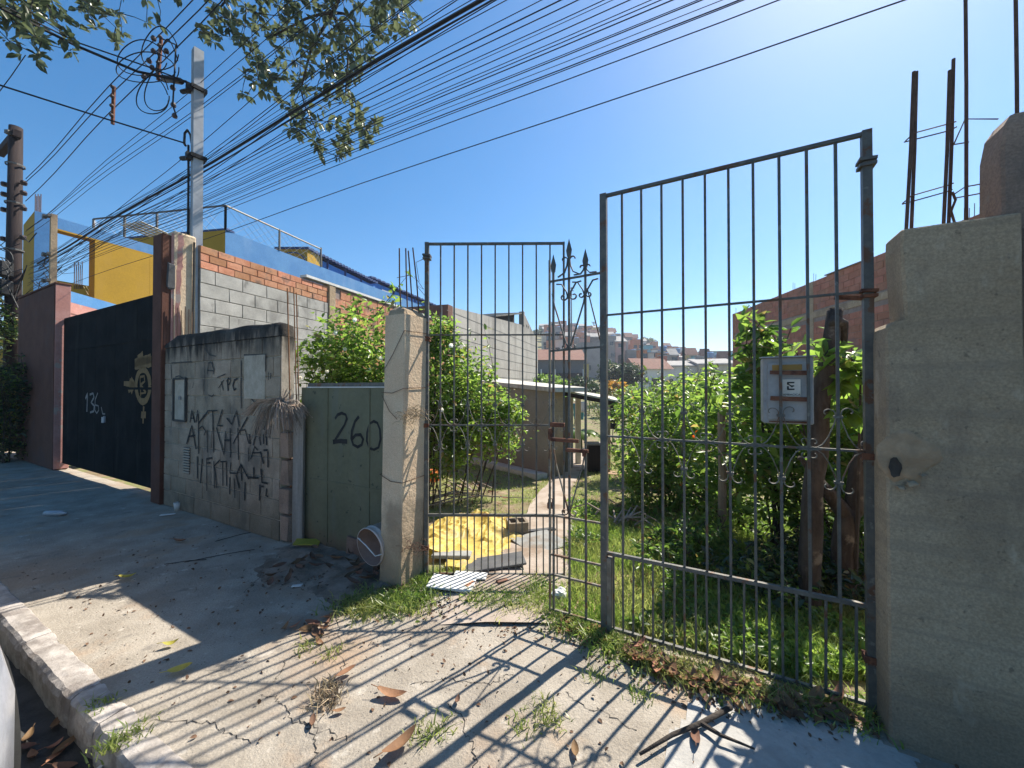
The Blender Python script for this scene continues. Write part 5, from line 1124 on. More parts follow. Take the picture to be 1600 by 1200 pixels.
# low weeds around the gate foot inside
wd_ = [gz(*p) for p in ((1.75, 2.75), (1.35, 3.2), (2.1, 3.0), (1.6, 3.6), (2.4, 2.7), (2.6, 3.1))]
for k, b in enumerate(wd_):
    bush('weed_clump', ['low leafy weeds just inside the right gate leaf', 'dark leafy weeds on the ground before the fence post', 'weeds growing at the foot of the dead trunk', 'weeds at the foot of the tall wooden fence post', 'weeds under the forked trunk near the right pillar', 'tall pale weeds between the two trunks'][k], 'weed', b, [(b[0], b[1], b[2]+.10, .34, .3, .16), (b[0]+.25, b[1]+.1, b[2]+.14, .25, .25, .2)], 900, .06, M['leaf_mid'] if k % 2 else M['leaf_dark'], 5, 0, .45, stemr=.004)
# posts, board, trunks
def post(px, pyt, pyb, w_, label, lean=0, m='wood', box_=False):
    b = G(px, pyb); Y = b.y; t = at(px+lean, pyt, Y)
    mb = MB()
    if box_: mb.hull([b+Vector((-w_, -.02, -.1)), b+Vector((w_, -.02, -.1)), b+Vector((w_, .02, -.1)), b+Vector((-w_, .02, -.1))], [t+Vector((-w_, -.02, 0)), t+Vector((w_*.8, -.02, -.03)), t+Vector((w_*.8, .02, -.03)), t+Vector((-w_, .02, 0))])
    else: mb.tube([b+Vector((0, 0, -.1)), b.lerp(t, .5)+Vector((.012, 0, 0)), t], [w_, w_*.95, w_*.88], 9)
    return solo('fence_post', mb, M[m], label, 'post', smooth=False)
post(1127, 645, 850, .040, 'thick round wooden fence post in the green shrubs')
post(1066, 662, 800, .033, 'medium wooden fence post left of the thick round post', -2)
post(1006, 688, 757, .085, 'short wide grey board standing in the grass by the shrubs', 0, 'plank', True)
post(1040, 655, 760, .03, 'thin wooden post between the grey board and medium post', -3)
post(992, 655, 745, .022, 'thin dark stick leaning beside the blue plastic bag', 8)
bb_ = MB(); c = at(990, 702, 7.3)
for i in range(7):
    for k in range(10):
        t = 2*math.pi*k/10; f_ = math.pi*i/6; r_ = .085*math.sin(f_)*(1+.3*nz3(math.cos(t), math.sin(t), 2, i)); bb_.v.append((c.x+r_*math.cos(t), c.y+r_*math.sin(t), c.z+.12*math.cos(f_)))
bb_.f = [(i*10+k, i*10+(k+1) % 10, (i+1)*10+(k+1) % 10, (i+1)*10+k) for i in range(6) for k in range(10)]
solo('plastic_bag', bb_, M['bluebag'], 'pale blue plastic bag tied to the stick beside the grey board', 'bag', smooth=True)
def trunk(pts, rad, name, label, branches=(), cat='tree'):
    t = thing(name, label, cat, pts[0]); 
    def tb(P, r_, nm):
        P = [Vector(p) for p in P]; Q = []; rr_ = []
        for i in range(len(P)-1):
            for k in range(6):
                u = k/6; q_ = P[i].lerp(P[i+1], u); Q.append(q_+Vector((nz3(q_.z, i, 3, 1), nz3(q_.z, i, 3, 2), 0))*.02); rr_.append((r_[i]+(r_[i+1]-r_[i])*u)*(1+.16*nz3(q_.z*3, q_.x*3, 1, 3)))
        Q.append(P[-1]); rr_.append(r_[-1]); wpart(nm, MB().tube(Q, rr_, 10), M['bark'], t, True)
    tb(pts, rad, 'trunk')
    for P, r_ in branches: tb(P, r_, 'branch')
    return t
b = G(1262, 955); y_ = b.y
trunk([b+Vector((0, 0, -.1)), at(1268, 800, y_), at(1282, 640, y_), at(1305, 484, y_+.05)], [.068, .062, .056, .050], 'dead_trunk', 'thick dead tree trunk standing just right of the meter box', (([at(1300, 500, y_), at(1318, 505, y_), at(1320, 560, y_+.1)], [.04, .03, .012]),))
b = G(1318, 935); y_ = b.y
trunk([b+Vector((0, 0, -.1)), at(1316, 840, y_), at(1325, 800, y_)], [.078, .068, .064], 'forked_trunk', 'low forked tree trunk with bent limbs beside the right pillar', (
    ([at(1325, 805, y_), at(1350, 785, y_), at(1400, 760, y_+.2), at(1470, 690, y_+.4)], [.058, .05, .042, .035]),
    ([at(1322, 805, y_), at(1296, 770, y_), at(1265, 735, y_+.1), at(1248, 715, y_+.1)], [.055, .045, .03, .015]),
    ([at(1335, 800, y_), at(1340, 730, y_), at(1362, 650, y_+.1), at(1372, 590, y_+.2)], [.06, .05, .04, .03])))
# trees far behind
def far_tree(px, Y, zb, rx, rz_, n, size, m, label, ctr, name='far_tree', sub=7, trunk_r=.2):
    p = P2(px, Y); z0 = zg(p.x, p.y); t = thing(name, label, 'tree', (p.x, p.y, z0)); pts = []
    zc = at(px, ctr, Y).z
    for k in range(sub):
        a = 2*math.pi*k/sub; q_ = (0 if k == 0 else .5); pts.append(blob_pts(q_*rx*math.cos(a), q_*rx*math.sin(a)*.8, zc-z0+rz_*.35*math.sin(a*1.7+k), rx*.62, rx*.6, rz_*.62, n//sub, clump=.28))
    tag(link('crown', fol_mesh('crown', np.concatenate(pts), size, m, .5), t), kind='stuff')
    part('trunk', MB().tube([(0, 0, -.2), (.1, 0, (zc-z0)*.5), (0, 0, zc-z0+rz_*.3)], [trunk_r, trunk_r*.8, trunk_r*.3], 7), M['bark'], t)
    for k in range(4): part('branch', MB().tube([(0, 0, (zc-z0)*.5), (rx*.5*math.cos(k*1.6), rx*.4*math.sin(k*1.6), zc-z0+rz_*.1)], [trunk_r*.5, trunk_r*.15], 5), M['bark'], t)
far_tree(972, 46, 0, 2.5, 2.35, 15000, .30, M['leaf_dark'], 'round dense dark tree before the hillside houses', 594)
far_tree(957, 30, 0, .95, 1.0, 1800, .30, M['leaf_gold'], 'small golden yellow tree above the porch roof', 611)
far_tree(1030, 96, 0, 3.6, 2.2, 3500, .5, M['leaf_far'], 'pale green tree among the hillside houses', 566)
far_tree(1108, 92, 0, 3.0, 2.0, 2500, .5, M['leaf_far'], 'pale tree in front of the teal house', 570)
far_tree(935, 172, 0, 4.4, 3.4, 3500, .8, M['leaf_dark'], 'dark tree crowning the hilltop below the small mast', 520)
far_tree(905, 168, 0, 5, 2.2, 2500, .8, M['leaf_far'], 'pale tree on the crest left of the hilltop tree', 524)
far_tree(850, 160, 0, 6, 2.0, 3000, .8, M['leaf_dark'], 'dark low tree at the left end of the hill crest', 522)
far_tree(870, 165, 0, 5, 1.6, 2500, .8, M['leaf_dark'], 'dark low tree second from the left end of the hill crest', 521)
far_tree(1010, 168, 0, 4, 1.6, 2000, .8, M['leaf_far'], 'small pale tree on the crest right of centre', 533)
def banana(px, Y, label, h, n=9, L=1.5):
    p = P2(px, Y); z0 = zg(p.x, p.y); t = thing('banana_plant', label, 'plant', (p.x, p.y, z0))
    part('stem', MB().tube([(0, 0, 0), (.03, 0, h)], [.12, .07], 8), M['leaf_far'], t)
    for k in range(n):
        a = k*2.4; ln = L*random.uniform(.7, 1.1); mb = MB(); 
        for i in range(8):
            u = i/7; r_ = ln*u*.8; z = h+ln*(.75*u-.85*u*u); w_ = .22*math.sin(math.pi*min(1, u*.95+.05))**.7
            c_ = Vector((r_*math.cos(a), r_*math.sin(a), z)); s_ = Vector((-math.sin(a), math.cos(a), 0)); mb.v += [c_+s_*w_+Vector((0, 0, -.08)), c_, c_-s_*w_+Vector((0, 0, -.08))]
        mb.f = [(3*i+j, 3*i+j+1, 3*i+4+j, 3*i+3+j) for i in range(7) for j in range(2)]
        part('leaf', mb, M['leaf_mid'] if k % 3 else M['leaf_far'], t, True)
banana(878, 22, 'banana plant left behind the porch roof', 1.5); banana(900, 24, 'banana plant right behind the porch roof', 1.7); banana(905, 13.5, 'dark leaved banana plant under the porch roof', .6, 10, 1.1)
banana(1070, 26, 'banana plant before the wide pale house', 2.0, 9, 1.6); banana(1052, 30, 'smaller banana plant left of the wide pale house', 1.6); banana(1112, 24, 'tall banana plant close to the brick side wall', 2.4, 9, 1.7)
for k, (px, Y, c_, rx, rz_, m_) in enumerate(((870, 30, 600, 1.6, .8, 'leaf_mid'), (920, 34, 604, 1.8, .9, 'leaf_dark'), (995, 36, 617, 2.2, .9, 'leaf_mid'), (1040, 34, 618, 2.4, .8, 'leaf_far'), (1090, 30, 612, 2.0, 1.0, 'leaf_mid'), (1130, 26, 606, 1.6, 1.4, 'leaf_mid'), (822, 22.5, 594, .7, .7, 'leaf_mid'), (836, 23, 598, .5, .5, 'leaf_dark'))):
    far_tree(px, Y, 0, rx, rz_, 3000, .22, M[m_], ['green bush behind the lot house roof, leftmost', 'dark green bush under the golden tree', 'green bush at the foot of the round dark tree', 'pale green bush before the white houses', 'green bush before the wide pale house', 'tall green bush by the far end of the brick wall', 'small tree standing at the foot of the rendered gable', 'second small dark tree right of the rendered gable'][k], c_, 'garden_bush', 4, .06)
bush('roadside_shrub', 'dark leafy shrub at the foot of the utility pole', 'bush', (-10.5, 7.9, 0), [(-10.5, 7.9, .7, .9, .6, .8), (-10.2, 7.7, 1.5, .6, .5, .5), (-11.3, 8.2, 1.2, .7, .6, 1.1)], 7000, .10, M['leaf_dark'], 10, 0)
bush('roadside_shrub', 'dark creeper hanging high on the utility pole', 'bush', (UP.x+.2, UP.y-.5, 2.6), [(UP.x+.1, UP.y-.45, 3.0, .5, .4, .6), (UP.x-.5, UP.y-.3, 3.9, .5, .4, .6)], 2500, .10, M['leaf_dark'], 5, 0)

# ---------------------------------------------------------------- street tree overhanging from behind the camera
tr = thing('street_tree', 'overhanging street tree with glossy leaf rosettes across the top of the sky', 'tree', W(1.6, .95))
tb0 = Vector(W(1.6, .95)); fork = tb0+Vector((-.2, .1, 5.2))
wpart('trunk', MB().tube([tb0+Vector((0, 0, -.1)), tb0+Vector((.05, 0, 2)), tb0+Vector((-.1, .05, 4)), fork], [.26, .2, .17, .15], 12), M['bark'], tr, True)
clus = []
def region(px0, px1, py0, py1, n, Y0, Y1, shape=None):
    c = 0
    while c < n:
        px, py = random.uniform(px0, px1), random.uniform(py0, py1)
        if shape and not shape(px, py): continue
        clus.append(at(px, py, random.uniform(Y0, Y1))); c += 1
def poly(P):
    def f(x, y):
        r = False; j = len(P)-1
        for i in range(len(P)):
            if (P[i][1] > y) != (P[j][1] > y) and x < (P[j][0]-P[i][0])*(y-P[i][1])/(P[j][1]-P[i][1])+P[i][0]: r = not r
            j = i
        return r
    return f
region(365, 600, -60, 245, 250, 5.2, 6.6, poly([(372, -60), (600, -60), (598, 60), (555, 130), (600, 200), (565, 238), (505, 250), (455, 240), (440, 180), (372, 155), (365, 100), (395, 60)]))
region(590, 655, -50, 62, 48, 5.2, 6.4); region(310, 385, -40, 74, 26, 5.2, 6.2); region(228, 330, -40, 70, 9, 5.2, 6); region(116, 195, -40, 68, 22, 5.2, 6); region(180, 235, -40, 20, 7, 5.2, 6)
region(-60, 104, -40, 62, 62, 4.2, 5.2); region(20, 112, 60, 102, 9, 4.4, 5.2)
for k in range(120): clus.append(Vector((random.uniform(-4, 4), random.uniform(-2, 4.5), random.uniform(7.5, 10))))
for k in range(520):      # unseen extra crown above the frame, added to shade the left pavement
    y = random.uniform(-.5, 6.2); clus.append(Vector((random.uniform(-10, -2.2), y, max(7.0, 1.5+1.16*y)+random.uniform(.3, 2.2))))
pts = []; dr = []
for c in clus:
    ax_ = Vector((random.gauss(0, .5), random.gauss(0, .5), random.uniform(-.9, .7))).normalized(); n = random.randint(7, 11)
    x = ax_.orthogonal().normalized(); y = ax_.cross(x)
    for k in range(n):
        a = 2*math.pi*k/n+random.uniform(-.3, .3); d = (x*math.cos(a)+y*math.sin(a))+ax_*random.uniform(.1, .8); pts.append(c-tb0+d*.015); dr.append(d)
pts = np.array(pts); dr = np.array(dr); near = [i for i in range(len(pts)) if pts[i][1]+tb0.y > 3.9 and pts[i][2] < 7.6]; hero = set(random.sample(near, 300)); keep = [i for i in range(len(pts)) if i not in hero]
tag(link('foliage', fol_mesh('foliage', pts[keep], .112, M['leaf_tree'], .50, dirs=dr[keep], droop=.15), tr), kind='stuff')
sh_ = [leaf_one(.112*q_, .50, M['leaf_tree'], .15, .15) for q_ in (.8, 1, 1.2)]
for i in hero:
    d = Vector(dr[i]).normalized(); link('leaf', random.choice(sh_), tr, pts[i], d.to_track_quat('X', 'Z').to_euler())
limbs = [fork]
def twig(a, b, r0, r1, sag=.2):
    m_ = a.lerp(b, .5)+Vector((random.uniform(-.15, .15), random.uniform(-.15, .15), sag)); wpart('branch', MB().tube([a, a.lerp(m_, .6)+Vector((0, 0, sag*.4)), m_, b], [r0, r0*.8, (r0+r1)/2, r1], 5, False), M['bark'], tr)
hubs = [Vector((-1.2, 4.6, 8.2)), at(520, 20, 5.9), at(470, 140, 5.9), at(540, 150, 5.9), at(420, 60, 5.8), at(560, 40, 5.9), at(620, 10, 5.8), at(345, 10, 5.7), at(500, 215, 5.9), at(40, 20, 4.8), at(150, 10, 5.4), Vector((-3.2, 3.4, 7.6))]
twig(fork, hubs[0], .12, .06, .5); twig(fork, hubs[11], .11, .05, .6); twig(hubs[0], hubs[1], .06, .03); twig(hubs[1], hubs[2], .026, .014, .05); twig(hubs[1], hubs[3], .026, .012, .05); twig(hubs[1], hubs[4], .024, .012, .05); twig(hubs[1], hubs[5], .024, .012, .05); twig(hubs[0], hubs[6], .03, .014); twig(hubs[0], hubs[7], .035, .014); twig(hubs[2], hubs[8], .014, .008, .02); twig(hubs[11], hubs[9], .04, .015); twig(hubs[11], hubs[10], .035, .012)
twm = MB(); nodes = list(hubs[1:11]); todo = [c for c in clus if min((q-c).length for q in nodes) < 3]; todo.sort(key=lambda c: min((q-c).length for q in nodes))
for c in todo:
    h_ = min(nodes, key=lambda q: (q-c).length+(.12 if q.z < c.z else 0)); L_ = (h_-c).length; nodes.append(c)
    if L_ < 1.0: twm.tube([h_-tb0, h_.lerp(c, .55)-tb0+Vector((random.uniform(-.12, .12), random.uniform(-.05, .05), .04))*L_, c-tb0], [.006, .005, .0035], 4, False)
tag(part('twig', twm, M['bark'], tr), kind='stuff')
# ================================================================ SMALL THINGS ON THE GROUND
def gside(px, py, lift=0):
    p = G(px, py)
    s, n = SN(p.x, p.y)
    if n < 2.32: z = fside(s, n).z if n > .74 else -.15
    else: z = fground(p.x, p.y)[2] if n > 2.36 else 0
    return Vector((p.x, p.y, z+lift))
# soil heap under the green sheet and round the pillar foot
hp = MB(); xs = np.arange(-3.75, -1.9, .05); ys = np.arange(1.62, 2.42, .04)
for s in xs:
    for n in ys:
        f_ = max(0, min(1, (n-1.68)/.45))*max(0, min(1, (s+3.75)/.3))*max(0, min(1, (-1.95-s)/.25)); z = f_*(.035+.03*nz3(s, n, 3)+.022*nz3(s, n, 9)+.012*nz3(s, n, 22))-.012
        hp.v.append(W(s, n, z))
nn = len(ys); hp.f = [(i*nn+j, (i+1)*nn+j, (i+1)*nn+j+1, i*nn+j+1) for i in range(len(xs)-1) for j in range(nn-1)]
struct('soil_heap', hp, pm('sandy_dirt', (.22, .17, .13), (.32, .26, .21), 7, .97, .8, 60, stains=(dict(c=(.12, .09, .065), scale=6, lo=.5, hi=.64, amt=.7),)), True)
# sandy drift along the gate foot
# ---------------------------------------------------------------- grass
def grass_mesh(P, h, wd_, m, bend=.6):
    P = np.asarray(P); n = len(P); a = rng.random(n)*2*math.pi; H = h*(.5+rng.random(n)); b = rng.normal(size=(n, 2))*bend*H[:, None]
    s = np.stack([np.cos(a), np.sin(a), np.zeros(n)], 1)*wd_*(.6+.8*rng.random((n, 1))); V = np.empty((n, 5, 3)); top = P.copy(); top[:, :2] += b; top[:, 2] += H
    mid = P.copy(); mid[:, :2] += b*.3; mid[:, 2] += H*.6
    V[:, 0] = P-s; V[:, 1] = P+s; V[:, 2] = mid-s*.8; V[:, 3] = mid+s*.8; V[:, 4] = top
    f = np.array([[0, 1, 3], [0, 3, 2], [2, 3, 4]]); F = (f[None]+5*np.arange(n)[:, None, None]).reshape(-1, 3)
    me = bpy.data.meshes.new('grass'); me.vertices.add(5*n); me.vertices.foreach_set('co', V.reshape(-1).astype(np.float32)); me.loops.add(F.size); me.loops.foreach_set('vertex_index', F.reshape(-1).astype(np.int32)); k = len(F)
    me.polygons.add(k); me.polygons.foreach_set('loop_start', np.arange(0, 3*k, 3, dtype=np.int32)); me.polygons.foreach_set('loop_total', np.full(k, 3, dtype=np.int32)); me.update(calc_edges=True); me.materials.append(m); return me
GP = []
def in_path(x, y):
    c, w_ = path_x(y); return abs(x-c) < w_*.92
while len(GP) < 95000:
    y = 2.0+13*random.random()**1.9; x = random.uniform(-3, 5.5)
    s, n = SN(x, y)
    if n < 2.43 or in_path(x, y): continue
    q_ = nz3(x, y, 1.7, 3)+.5*nz3(x, y, 5, 4)
    if q_ < -.22+.3*random.random()-.12: continue
    if -1.05 < x < .12 and 3.2 < y < 4.7: continue
    GP.append((x, y, fground(x, y)[2]-.005))
tag(link('grass', grass_mesh(GP, .042, .0032, M['grass'])), kind='stuff')
def tuft(pxs, n, h, m, spread=.07):
    out = []
    for px, py in pxs:
        c = gside(px, py)
        for k in range(n):
            x, y = c.x+random.gauss(0, spread), c.y+random.gauss(0, spread); s, nn_ = SN(x, y); out.append((x, y, (fside(s, nn_).z if nn_ < 2.34 else zg(x, y))-.004))
    return grass_mesh(out, h, .0032, m, .8)
E1 = [(545, 948), (565, 938), (585, 945), (605, 935), (625, 945), (645, 932), (662, 940), (600, 955), (640, 955), (570, 958), (745, 935), (765, 942), (785, 938), (805, 950), (825, 945), (845, 940), (850, 925), (835, 930), (860, 960), (880, 972), (900, 985), (920, 978), (940, 1000), (960, 1012), (980, 1022), (1005, 1030), (1030, 1045), (1060, 1052), (1090, 1062), (1130, 1075), (1180, 1085), (1240, 1098), (840, 915), (870, 945), (1290, 1105), (1340, 1115), (640, 900), (655, 915), (672, 905)]
tag(link('kerbside_grass', tuft(E1, 170, .05, M['grass'])), kind='stuff')
tag(link('kerbside_grass', tuft([(512, 1085), (520, 1092), (505, 1100), (515, 1078)], 65, .04, M['straw'], .032)), kind='stuff')
tag(link('kerbside_grass', tuft([(160, 1104), (172, 1170), (190, 1160), (205, 1150), (660, 1150), (690, 1140), (845, 1110), (860, 1125), (820, 1140), (480, 1010), (1000, 1090), (930, 1055), (520, 1020)], 60, .03, M['grass'], .035)), kind='stuff')
BW_ = []
for px, py in E1:
    c = gside(px, py)
    for k in range(26): BW_.append((c.x+random.gauss(0, .07), c.y+random.gauss(0, .06), c.z+random.random()*.035))
tag(link('small_weeds', fol_mesh('weeds', np.array(BW_), .032, M['leaf_mid'], .5)), kind='stuff')
# ---------------------------------------------------------------- fallen leaves
def dead_mesh(L, asp, curl, m):
    mb = MB(); n = 6
    for i in range(n+1):
        t = i/n; w_ = L*asp*.5*max(0, math.sin(math.pi*(t*.93+.05)))**.75*(0 if i == n else 1); z = curl*L*(t-.5)**2*1.4; x = L*t
        mb.v += [(x, w_, z+w_*.55), (x, w_*.5, z+w_*.16), (x, 0, z), (x, -w_*.5, z+w_*.16), (x, -w_, z+w_*.55)]
    mb.f = [(5*i+j, 5*i+j+1, 5*i+6+j, 5*i+5+j) for i in range(n) for j in range(4)]
    mb.tube([(0, 0, curl*L*.35), (-.03, 0, curl*L*.35+.006)], .0018, 3); return mb.mesh('leaf', m, True)
DM = {k: [dead_mesh(L, a, c, M[k]) for L, a, c in ((.105, .42, .5), (.13, .40, .3), (.085, .45, .9), (.12, .36, .6))] for k in ('dead_leaf', 'dead_leaf_dark', 'yellow_leaf')}
def dead(px, py, kind, label, group=None, sc=1, lift=.008, rot=None):
    p = gside(px, py, lift)
    o = link('fallen_leaf', random.choice(DM[kind]), None, p, rot or (random.uniform(-.5, .5), random.uniform(-.35, .35), random.uniform(0, 6.28)), (sc,)*3)
    return tag(o, label, 'leaf', group)
def along(P, n, jx, jy):
    for k in range(n):
        t = random.random()*(len(P)-1); i = min(int(t), len(P)-2); f = t-i
        yield P[i][0]+(P[i+1][0]-P[i][0])*f+random.gauss(0, jx), P[i][1]+(P[i+1][1]-P[i][1])*f+random.gauss(0, jy)
for px, py in along([(985, 1018), (1030, 1042), (1090, 1072), (1140, 1082), (1200, 1096), (1260, 1110), (1330, 1125)], 84, 9, 6): dead(px, py, 'dead_leaf' if random.random() < .7 else 'dead_leaf_dark', 'brown fallen leaf in the drift heaped under the right gate leaf', 'leaves drifted under the right gate leaf', random.uniform(.65, 1.15), random.uniform(.005, .03))
for px, py in along([(430, 905), (480, 885), (540, 880), (590, 895), (560, 915)], 38, 16, 9): dead(px, py, 'dead_leaf_dark' if random.random() < .75 else 'dead_leaf', 'dark fallen leaf in the litter before the green sheet', 'leaf litter before the green sheet', random.uniform(.7, 1.2), .03+random.random()*.04)
for px, py in along([(870, 975), (900, 990), (930, 1000), (955, 1015)], 14, 6, 6): dead(px, py, 'dead_leaf', 'brown fallen leaf by the foot of the narrow gate panel', 'leaves by the narrow gate panel', random.uniform(.6, 1), .012)
for px, py in along([(455, 985), (480, 975), (500, 990), (520, 1000)], 9, 8, 6): dead(px, py, 'dead_leaf' if random.random() < .6 else 'dead_leaf_dark', 'rust brown leaf in the small heap at the edge of the shadow', 'small leaf heap at the shadow edge', random.uniform(.7, 1), .012)
for k in range(60):
    px, py = random.uniform(940, 1300), random.uniform(800, 1000)
    if py > 860+(px-940)*.35+90: continue
    dead(px, py, 'dead_leaf', 'brown leaf lying in the garden grass behind the right gate leaf', 'leaves in the garden grass', random.uniform(.7, 1.1), .02)
for k in range(70):
    px, py = random.gauss(730, 50), random.gauss(765, 12); dead(px, py, 'dead_leaf' if random.random() < .6 else 'dead_leaf_dark', 'brown leaf in the litter beyond the yellow tarp', 'leaf litter beyond the yellow tarp', random.uniform(.6, 1), .02)
for k in range(26):
    px, py = random.uniform(950, 1010), random.uniform(785, 835); dead(px, py, 'dead_leaf', 'brown leaf on the heap beside the dried fronds', 'leaves on the frond heap', random.uniform(.8, 1.2), .02+random.random()*.05)
for px, py, kd, lb, sc, rz in ((590, 1088, 'dead_leaf', 'large cupped brown leaf alone on the sunlit concrete', 1.25, -.15), (600, 1195, 'dead_leaf', 'large tan leaf at the bottom edge of the photo', 1.3, .8), (262, 1058, 'yellow_leaf', 'yellow leaf beside the first striped shadow lines', 1.0, .5), (255, 1016, 'yellow_leaf', 'yellow brown leaf at the end of the thin lit line', .9, .4), (186, 908, 'yellow_leaf', 'green yellow leaf in the shade on the pavement', 1.1, .1), (270, 848, 'dead_leaf', 'brown leaf in the shade before the graffiti wall', 1.3, 0), (505, 972, 'dead_leaf', 'upright orange brown leaf left of the weed patch', 1.0, 1.2), (712, 1105, 'dead_leaf_dark', 'small rolled dark leaf on the concrete among the bar shadows', .6, 1.4), (486, 1140, 'dead_leaf_dark', 'small dark curled leaf near the dry grass tuft', .6, 1.9), (520, 1118, 'dead_leaf', 'small orange leaf below the dry grass tuft', .55, .3), (130, 1062, 'dead_leaf', 'small pale brown leaf at the kerb edge in the pillar shadow', .6, .1), (165, 1080, 'dead_leaf_dark', 'small dark leaf near the kerb in the pillar shadow', .6, 1.0), (614, 925, 'dead_leaf', 'tan leaf lying on top of the weed patch', 1, .2), (590, 928, 'dead_leaf', 'light brown leaf left on the weed patch by the pillar', .9, .3), (1085, 1180, 'dead_leaf_dark', 'dark leaf near the fallen stick at the bottom right', .9, 1.1), (525, 1065, 'dead_leaf', 'narrow brown leaf above the dry grass tuft', .8, .7), (900, 1195, 'dead_leaf', 'orange brown leaf at the lower edge right of centre', .7, 1.5)):
    dead(px, py, kd, lb, None, sc, .012, (random.uniform(-.25, .25), random.uniform(-.2, .2), rz))
for px, py in along([(45, 1150), (70, 1140), (80, 1190), (50, 1195)], 8, 9, 9):
    c = G(px, py); d = ray(px, py); t = -1.65/d.z; o = link('fallen_leaf', random.choice(DM['dead_leaf_dark' if random.random() < .6 else 'dead_leaf']), None, (d.x*t, d.y*t, -.135), (random.uniform(-.3, .3), random.uniform(-.3, .3), random.uniform(0, 6)), (.75,)*3); tag(o, 'brown leaf lying in the gutter below the white kerb', 'leaf', 'leaves in the gutter')
pc = thing('paper_scrap', 'crumpled white paper scrap in the gutter beside the kerb', 'paper', W(-2.35, .47, -.14), .4)
pm_ = MB()
for i in range(7):
    for j in range(6): pm_.v.append((.05*i-.15, .035*j-.09, .012+.02*abs(nz3(i, j, .8))+.03*(i == 6)))
pm_.f = [(i*6+j, (i+1)*6+j, (i+1)*6+j+1, i*6+j+1) for i in range(6) for j in range(5)]
part('sheet', pm_, M['white'], pc)
for k, (px, py, l, a, lb) in enumerate(((100, 1025, .22, .1, 'short dark twig on the sunlit patch by the kerb'), (345, 870, .5, .55, 'long dark twig lying in the shade before the graffiti wall'), (290, 880, .3, .3, 'short twig in the shade left of the long twig'), (365, 840, .3, .9, 'dark twig near the foot of the graffiti wall'))):
    c = gside(px, py, .008); d = Vector((math.cos(a), math.sin(a), 0))*l/2; solo('twig', MB().tube([c-d, c+Vector((.012, .015, .004)), c+d*.6+Vector((-.008, .01, 0)), c+d], .0028, 5), M['wood_pole'], lb, 'twig')
st_ = [gside(*p, .03) for p in ((1000, 1192), (1050, 1165), (1095, 1145), (1142, 1118))]
fb_ = thing('fallen_branch', 'crooked fallen branch lying across the concrete at the bottom right', 'branch', st_[0])
wpart('limb', MB().tube(st_, [.006, .009, .011, .012], 7), M['bark'], fb_, True)
wpart('side_twig', MB().tube([st_[2], st_[2]+Vector((.05, -.07, .01)), st_[2]+Vector((.16, -.12, 0))], [.012, .008, .004], 5), M['bark'], fb_)
# ---------------------------------------------------------------- yellow tarp and slabs
tc = Vector((-.42, 3.86, 0)); NX, NY = 90, 84; tp = MB(); ok = {}
for i in range(NX):
    for j in range(NY):
        u = i/(NX-1)*2-1; v = j/(NY-1)*2-1; x = tc.x+u*.66+v*.02-.10*(v > .2)*u; y = tc.y+v*.80+.06*nz3(u, v, 1.2, 5)
        r_ = math.hypot(u*(1+.0*v), v); edge = 1-max(abs(u), abs(v))
        rd = lambda sc, k: max(0, 1-abs(nz3(x*1.2, y, sc, k)*1.9))**2.6
        fold = (.070*rd(2.2, 1)+.050*rd(5, 2)+.018*rd(10, 3))*(.55+.45*(v > -.2)+.2*v)
        hump = .075*math.exp(-((u+.05)**2/.5+(v-.55)**2/.12))+.05*math.exp(-((u-.35)**2/.2+(v-.5)**2/.1))+.04*math.exp(-((u+.6)**2/.2+(v+.3)**2/.4))
        z = zg(x, y)+.01+(hump+fold*.75)*min(1, edge*2.2+.05)
        lim = .96+.12*nz3(u, v, 1.9, 8)-.25*max(0, u*-v-.2)
        ok[i, j] = max(abs(u)**1.0, abs(v)) < lim and not (u > .62 and -.55 < v < -.15) and not (v < -.85 and u < .0) and not (v < -.55 and -.9 < u < -.2)
        tp.v.append((x, y, z))
tp.f = [(i*NY+j, (i+1)*NY+j, (i+1)*NY+j+1, i*NY+j+1) for i in range(NX-1) for j in range(NY-1) if all(ok[a, b] for a in (i, i+1) for b in (j, j+1))]
solo('tarp', tp, M['tarp'], 'crumpled yellow plastic tarp heaped on the grass behind the open left leaf', 'tarp', smooth=False)
def slab_at(name, px, py, d, rz, m, label, cat, lift=.02, rx=0, ry=0):
    return solo(name, MB().bbox((0, 0, 0), d, min(.004, min(d)*.2), .002), m, label, cat, loc=gside(px, py, lift), rot=(rx, ry, rz))
slab_at('cement_sheet', 843, 852, (.42, .42, .015), .5, M['sheet_grey'], 'pale grey fibre cement sheet lying right of the yellow tarp', 'sheet', .04, .02, -.04)
slab_at('slate_sheet', 842, 838, (.36, .06, .02), .25, M['sheet_dark'], 'narrow dark strip along the far edge of the pale grey sheet', 'sheet', .065)
slab_at('slate_sheet', 772, 884, (.52, .26, .018), .12, M['sheet_dark'], 'dark grey slab tilted at the near edge of the yellow tarp', 'sheet', .05, -.05, -.10)
slab_at('cement_sheet', 706, 872, (.34, .14, .03), -.03, M['sheet_grey'], 'small grey slab lying on the left part of the yellow tarp', 'sheet', .05, -.1)
slab_at('white_board', 706, 918, (.34, .18, .014), -.12, M['white'], 'larger chalky white board at the foot of the slim gate pillar', 'board', .03, .04, .06)
slab_at('white_board', 735, 906, (.26, .10, .012), -.10, M['white'], 'smaller white board behind the larger white board', 'board', .035, .02)
slab_at('brick_piece', 785, 914, (.10, .05, .035), .7, M['dead_leaf_dark'], 'broken reddish brick piece on the path near the open leaf', 'brick', .03, .1, .1)
slab_at('brick_piece', 733, 918, (.10, .05, .03), 1.1, M['clay'], 'small broken brick piece beside the white boards', 'brick', .02)
